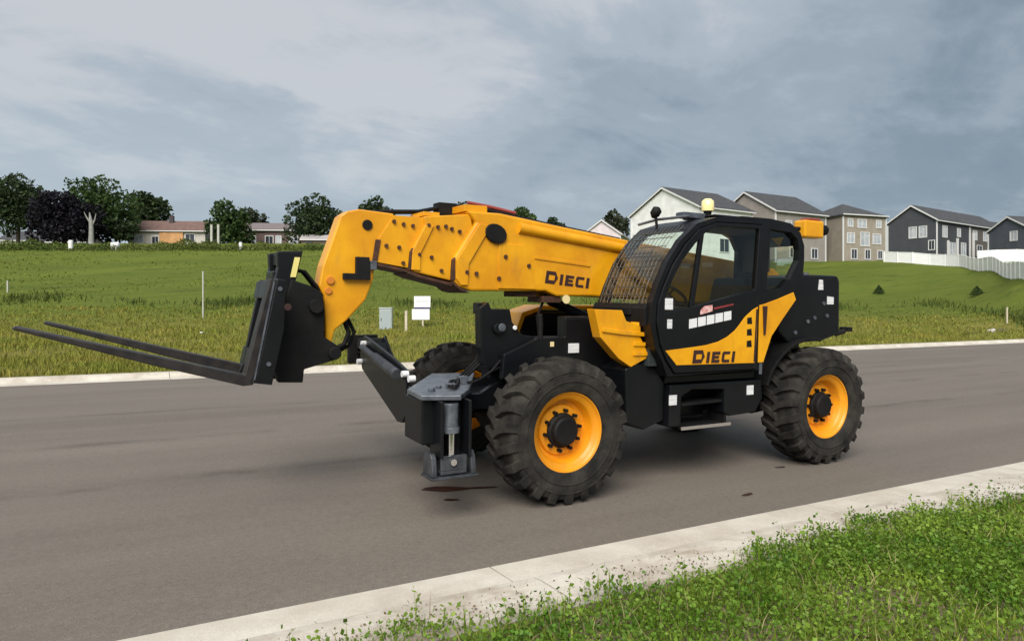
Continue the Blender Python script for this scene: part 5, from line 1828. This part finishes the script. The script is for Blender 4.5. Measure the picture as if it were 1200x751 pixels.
house('long_bungalow', 150, 134, 4, 9.0, 14.2, 4.1, 6.1, S_CREAM, M_ROOFR, 'long low bungalow with a red-brown roof and an orange wall section', 'house', z0=12.7, trim=False, over=0.5,
      wins=[('s', 5.0, 1.2, 1.1, 1.6, 'd'), ('s', 11.4, 1.8, 1.6, 1.5, 'd'), ('s', 2.0, 1.6, 1.6, 1.4, 'l')], bays=[(5.9, 10.2, 0, 3.7, M_ORANGEW)], chimney=(6.6, 3.6))
house('brick_bungalow', 284, 139, 3, 9.0, 11.5, 4.6, 6.2, S_BRICK, mat('grey_brown_shingle', (0.17, 0.14, 0.14), 0.85, var=0.12), 'dark brick bungalow with white windows between two round trees', 'house', z0=12.8, trim=False, over=0.4,
      wins=[('s', 1.9, 1.7, 1.3, 1.6, 'l'), ('s', 5.2, 1.7, 1.4, 1.6, 'd'), ('s', 7.0, 1.7, 0.9, 1.6, 'l'), ('s', 9.9, 1.7, 1.6, 1.6, 'l')], doors=[('s', 3.6, 1.0, 2.4, M_DOORD)],
      bays=[(3.0, 6.4, 0, 1.2, mat('sandy_wall', (0.45, 0.36, 0.22), 0.9, var=0.1))])
house('pale_house', 0, 150, 5, 8.0, 11.0, 3.6, 5.6, S_WHITE, M_ROOF, 'pale house half hidden behind the leftmost tree', 'house', z0=12.9, trim=False,
      wins=[('s', 2.5, 1.4, 1.5, 1.4, 'd'), ('s', 6.0, 1.4, 1.5, 1.4, 'd'), ('s', 9.2, 1.4, 1.2, 1.4, 'd')])
house('pink_bungalow', 46, 146, 3, 7.0, 9.5, 2.9, 4.4, siding('dusty_pink_render', (0.42, 0.33, 0.33)), M_ROOF, 'low dusty pink building under the dark purple tree', 'house', z0=12.8, trim=False,
      wins=[('s', 2.5, 1.0, 1.4, 1.3, 'd'), ('s', 6.5, 1.0, 1.4, 1.3, 'd')])
house('low_shed', 353, 128, 4, 3.0, 5.4, 1.9, 2.6, S_BRICK, mat('pale_grey_sheet', (0.36, 0.33, 0.33), 0.8), 'low dark shed with a pale roof behind the fork carriage', 'shed', z0=12.5, trim=False, over=0.2,
      doors=[('s', 1.4, 1.2, 1.6, M_DOORD)])

# ------------------------------------------------------------------ white board fence on the right
M_VINYL = mat('white_vinyl', (0.86, 0.86, 0.86), 0.45, var=0.03)


def white_fence(path, label, h=1.65):
    pts = [np.array(place(px, d)) for px, d in path]
    seg = [np.linalg.norm(b - a) for a, b in zip(pts, pts[1:])]
    tot = sum(seg)
    n = int(tot / 2.44)
    P = []
    for k in range(n + 1):
        s = tot * k / n
        i = 0
        while i < len(seg) - 1 and s > seg[i]:
            s -= seg[i]
            i += 1
        p = pts[i] + (pts[i + 1] - pts[i]) * (s / seg[i])
        P.append((p[0], p[1], tz(*p)))
    root = empty('board_fence', P[0], label, 'fence')
    o = Vector(P[0])
    for a, b in zip(P, P[1:]):
        a, b = Vector(a) - o, Vector(b) - o
        d_ = (b - a)
        e1 = Vector((d_.x, d_.y, 0)).normalized()
        nrm = Vector((-e1.y, e1.x, 0))
        bm = bmesh.new()
        nb = 10
        lowz = min(a.z, b.z) - 0.1
        for q in range(nb):                     # tongue-and-groove boards
            t0, t1 = (q + 0.008) / nb, (q + 0.992) / nb
            p0, p1 = a + d_ * t0, a + d_ * t1
            vs = []
            for p in (p0, p1):
                for sg in (-0.012, 0.012):
                    vs.append(bm.verts.new((p.x + nrm.x * sg, p.y + nrm.y * sg, p.z - 0.1)))
                    vs.append(bm.verts.new((p.x + nrm.x * sg, p.y + nrm.y * sg, p.z + h - 0.1)))
            for f in ((0, 1, 3, 2), (4, 6, 7, 5), (0, 4, 5, 1), (2, 3, 7, 6), (1, 5, 7, 3), (0, 2, 6, 4)):
                bm.faces.new([vs[i] for i in f])
        for zz_, th in ((h - 0.1, 0.10), (0.02, 0.12)):
            vs = []
            for p in (a, b):
                for sg in (-0.035, 0.035):
                    vs.append(bm.verts.new((p.x + nrm.x * sg, p.y + nrm.y * sg, p.z + zz_)))
                    vs.append(bm.verts.new((p.x + nrm.x * sg, p.y + nrm.y * sg, p.z + zz_ + th)))
            for f in ((0, 1, 3, 2), (4, 6, 7, 5), (0, 4, 5, 1), (2, 3, 7, 6), (1, 5, 7, 3), (0, 2, 6, 4)):
                bm.faces.new([vs[i] for i in f])
        obj('fence_panel', bm, M_VINYL, root)
    for p in P:
        p = Vector(p) - o
        bm = bmesh.new()
        box(bm, p.x - 0.065, p.x + 0.065, p.y - 0.065, p.y + 0.065, p.z - 0.3, p.z + h + 0.02)
        vs = [bm.verts.new((p.x + sx * 0.08, p.y + sy * 0.08, p.z + h + 0.021)) for sx, sy in ((-1, -1), (1, -1), (1, 1), (-1, 1))]
        ap = bm.verts.new((p.x, p.y, p.z + h + 0.06))
        bm.faces.new(vs[::-1])
        for i in range(4):
            bm.faces.new((vs[i], vs[(i + 1) % 4], ap))
        obj('fence_post', bm, M_VINYL, root)


white_fence([(1036, 111.5), (1060, 108), (1100, 104), (1130, 99.5), (1165, 84), (1200, 67.5), (1240, 58)], 'long white board fence running along the crest and down to the right edge')
white_fence([(1146, 112), (1180, 111), (1215, 110)], 'short white board fence behind the corner of the long one', 1.9)

# ------------------------------------------------------------------ trees
M_BARK = mat('bark', (0.07, 0.055, 0.042), 0.95, var=0.3, vscale=3)
M_BARKP = mat('pale_bark', (0.27, 0.27, 0.25), 0.9, var=0.2, vscale=2)


def leaf_mat(name, c, c2):
    return mat(name, c, 0.7, col2=c2, vscale=0.35, island=0.45, trans=0.22, spec=0.25)


L_DK = leaf_mat('dark_green_leaf', (0.018, 0.034, 0.012), (0.040, 0.062, 0.020))
L_MD = leaf_mat('mid_green_leaf', (0.024, 0.050, 0.013), (0.056, 0.092, 0.022))
L_PU = leaf_mat('purple_leaf', (0.007, 0.006, 0.011), (0.015, 0.012, 0.019))
L_GY = leaf_mat('grey_green_leaf', (0.030, 0.042, 0.022), (0.06, 0.07, 0.038))


def tree(px, d, top_y, base_y, wid_px, leaf, label, bark=M_BARK, trunk_y=None, lobes=11, nleaf=3200, lsize=0.55, seed=0, group='trees beyond the field', trunk_dx=0.0, flat=1.0):
    r = random.Random(seed + int(px))
    x, y = place(px, d)
    g = tz(x, y) - 0.2
    ztop = 1.65 + (363 - top_y) * d / 830
    zbot = 1.65 + (363 - base_y) * d / 830
    w = wid_px * d / 830
    root = empty('broadleaf_tree', (x, y, g), label, 'tree', group)
    ztop -= g
    zbot -= g
    hc = (ztop - zbot)
    bm = bmesh.new()
    tr = max(0.16, w * 0.035)
    path = [(trunk_dx, 0, 0), (trunk_dx + 0.1 * r.uniform(-1, 1), 0.1, zbot * 0.6), (trunk_dx * 0.6, 0, zbot + hc * 0.25), (0, 0, zbot + hc * 0.7)]
    tube(bm, path, [tr * 1.25, tr, tr * 0.8, tr * 0.25], 8)
    for k in range(6):
        a = 2 * math.pi * k / 6 + r.uniform(-0.4, 0.4)
        s = Vector(path[2]) - Vector((0, 0, r.uniform(0, hc * 0.12)))
        e = s + Vector((math.cos(a) * w * 0.36, math.sin(a) * w * 0.36, hc * r.uniform(0.2, 0.45)))
        tube(bm, [s, s.lerp(e, 0.5) + Vector((0, 0, hc * 0.05)), e], [tr * 0.5, tr * 0.3, tr * 0.1], 6)
    obj('trunk', bm, bark, root, 0, 60)
    # crown: leaf clumps over uneven lobes, thinning at the rim
    C = []
    cen = []
    for k in range(lobes):
        a = 2 * math.pi * k / lobes * 2.4 + r.uniform(-0.3, 0.3)
        q = (k + 0.5) / lobes
        zc = zbot + hc * (0.17 + 0.66 * q)
        rad = w * 0.5 * math.sqrt(max(0.05, 1 - (1.55 * (q - 0.42)) ** 2)) * r.uniform(0.50, 0.70)
        cen.append((math.cos(a) * rad, math.sin(a) * rad, zc, w * r.uniform(0.23, 0.31), hc * r.uniform(0.17, 0.25)))
    cen.append((0, 0, zbot + hc * 0.5, w * 0.33, hc * 0.36))
    per = nleaf // len(cen)
    rs = np.random.default_rng(seed + int(px) + 5)
    for cx_, cy_, cz_, rw, rh in cen:
        v = rs.normal(size=(per, 3))
        v /= np.linalg.norm(v, axis=1)[:, None]
        rr = rs.uniform(0.35, 1.0, per) ** 0.4 * (1 + 0.18 * np.sin(v[:, 0] * 7 + cx_) * np.sin(v[:, 2] * 6 + cz_)) * rs.uniform(0.88, 1.1, per)
        C.append(np.column_stack([cx_ + v[:, 0] * rw * rr, cy_ + v[:, 1] * rw * rr, cz_ + v[:, 2] * rh * rr]))
    C = np.concatenate(C)
    P, F = leaf_cards(C, 0, rs.uniform(0.5, 1.2, len(C)) * lsize * 1.15 * d / 130, 0.8)
    link('crown', quick_mesh('crown', P, F), leaf, root)


tree(22, 128, 206, 276, 62, L_DK, 'large dark green tree at the far left edge', seed=1, lobes=13, nleaf=6500)
tree(76, 122, 225, 288, 80, L_PU, 'wide dark purple-leaved tree between two green trees', seed=2, lobes=13, nleaf=7500)
tree(118, 130, 210, 284, 80, L_MD, 'tallest green tree right of the purple tree, with a pale trunk', bark=M_BARKP, seed=3, lobes=15, nleaf=7500, trunk_dx=2.0)
tree(140, 128, 254, 287, 34, L_DK, 'low dark tree tucked under the tallest green tree beside the bungalow', seed=14, lobes=8, nleaf=1600)
tree(175, 160, 225, 268, 50, L_DK, 'round dark tree rising behind the red-brown bungalow roof', seed=4, lobes=9, nleaf=3600)
tree(270, 132, 237, 294, 48, L_MD, 'round green tree left of the dark brick bungalow', seed=5, lobes=10, nleaf=4200)
tree(295, 152, 244, 276, 36, L_GY, 'brownish green tree rising behind the dark brick bungalow', seed=6, lobes=8, nleaf=1800)
tree(370, 134, 231, 288, 70, L_DK, 'broad dark tree with see-through crown right of the brick bungalow', seed=7, lobes=12, nleaf=4200)
tree(441, 150, 233, 276, 44, L_DK, 'dark treetop showing just above the boom head', seed=8, lobes=9, nleaf=2400)
tree(545, 170, 237, 275, 32, L_DK, 'dark treetop showing above the middle of the boom', seed=9, lobes=7, nleaf=1500)
tree(614, 160, 243, 280, 34, L_MD, 'green treetop peeking over the thick rear boom section', seed=10, lobes=8, nleaf=1800)
tree(650, 175, 255, 282, 24, L_DK, 'smallest dark treetop above the rear boom, near the cab', seed=11, lobes=7, nleaf=1200)
tree(722, 165, 248, 285, 34, L_GY, 'grey-green tree between the pinkish gable and the white house', seed=12, lobes=8, nleaf=1800)


x, y = place(107, 119.5)
z = tz(x, y)
root = empty('bare_trunk', (x, y, z - 0.2), 'pale bare trunk standing between the purple tree and the tallest green tree', 'tree trunk')
bm = bmesh.new()
tube(bm, [(0, 0, 0), (0.03, 0, 0.8), (0.0, 0, 2.6), (0.06, 0, 3.9), (0.25, 0.1, 5.4)], [0.58, 0.44, 0.38, 0.33, 0.08], 10)
obj('trunk', bm, M_BARKP, root, 0, 60)
for s_ in (((0.02, 0, 3.0), (-0.5, 0.1, 4.2), (-0.7, 0.1, 5.3)), ((0.06, 0, 3.6), (0.7, 0.0, 4.6), (1.1, 0.0, 5.6))):
    bm = bmesh.new()
    tube(bm, s_, [0.2, 0.13, 0.04], 7)
    obj('limb', bm, M_BARKP, root, 0, 60)


def young_conifer(px, d, h, w, label, seed):
    x, y, z = gpoint(px, d)
    root = empty('young_conifer', (x, y, z - 0.05), label, 'young tree', 'young conifers on the lawn slope')
    bm = bmesh.new()
    tube(bm, [(0, 0, 0), (0, 0, h * 0.9)], [0.05, 0.015], 6)
    obj('trunk', bm, M_BARK, root)
    rs = np.random.default_rng(seed)
    n = 900
    t = rs.uniform(0, 1, n) ** 1.4
    a = rs.uniform(0, 6.28, n)
    rr = w * 0.5 * (1 - t * 0.92) * rs.uniform(0.5, 1.05, n) * (1 + 0.2 * np.sin(a * 5 + t * 20))
    P, F = leaf_cards(np.column_stack([np.cos(a) * rr, np.sin(a) * rr, 0.12 + t * h * 0.9]), 0, rs.uniform(0.08, 0.18, n), 0.5)
    link('crown', quick_mesh('crown', P, F), L_MD, root)


young_conifer(1030, 76, 0.95, 1.3, 'dark young conifer on the lawn nearer the telehandler', 3)
young_conifer(1145, 70, 0.95, 1.5, 'dark young conifer on the lawn below the bend of the white fence', 4)
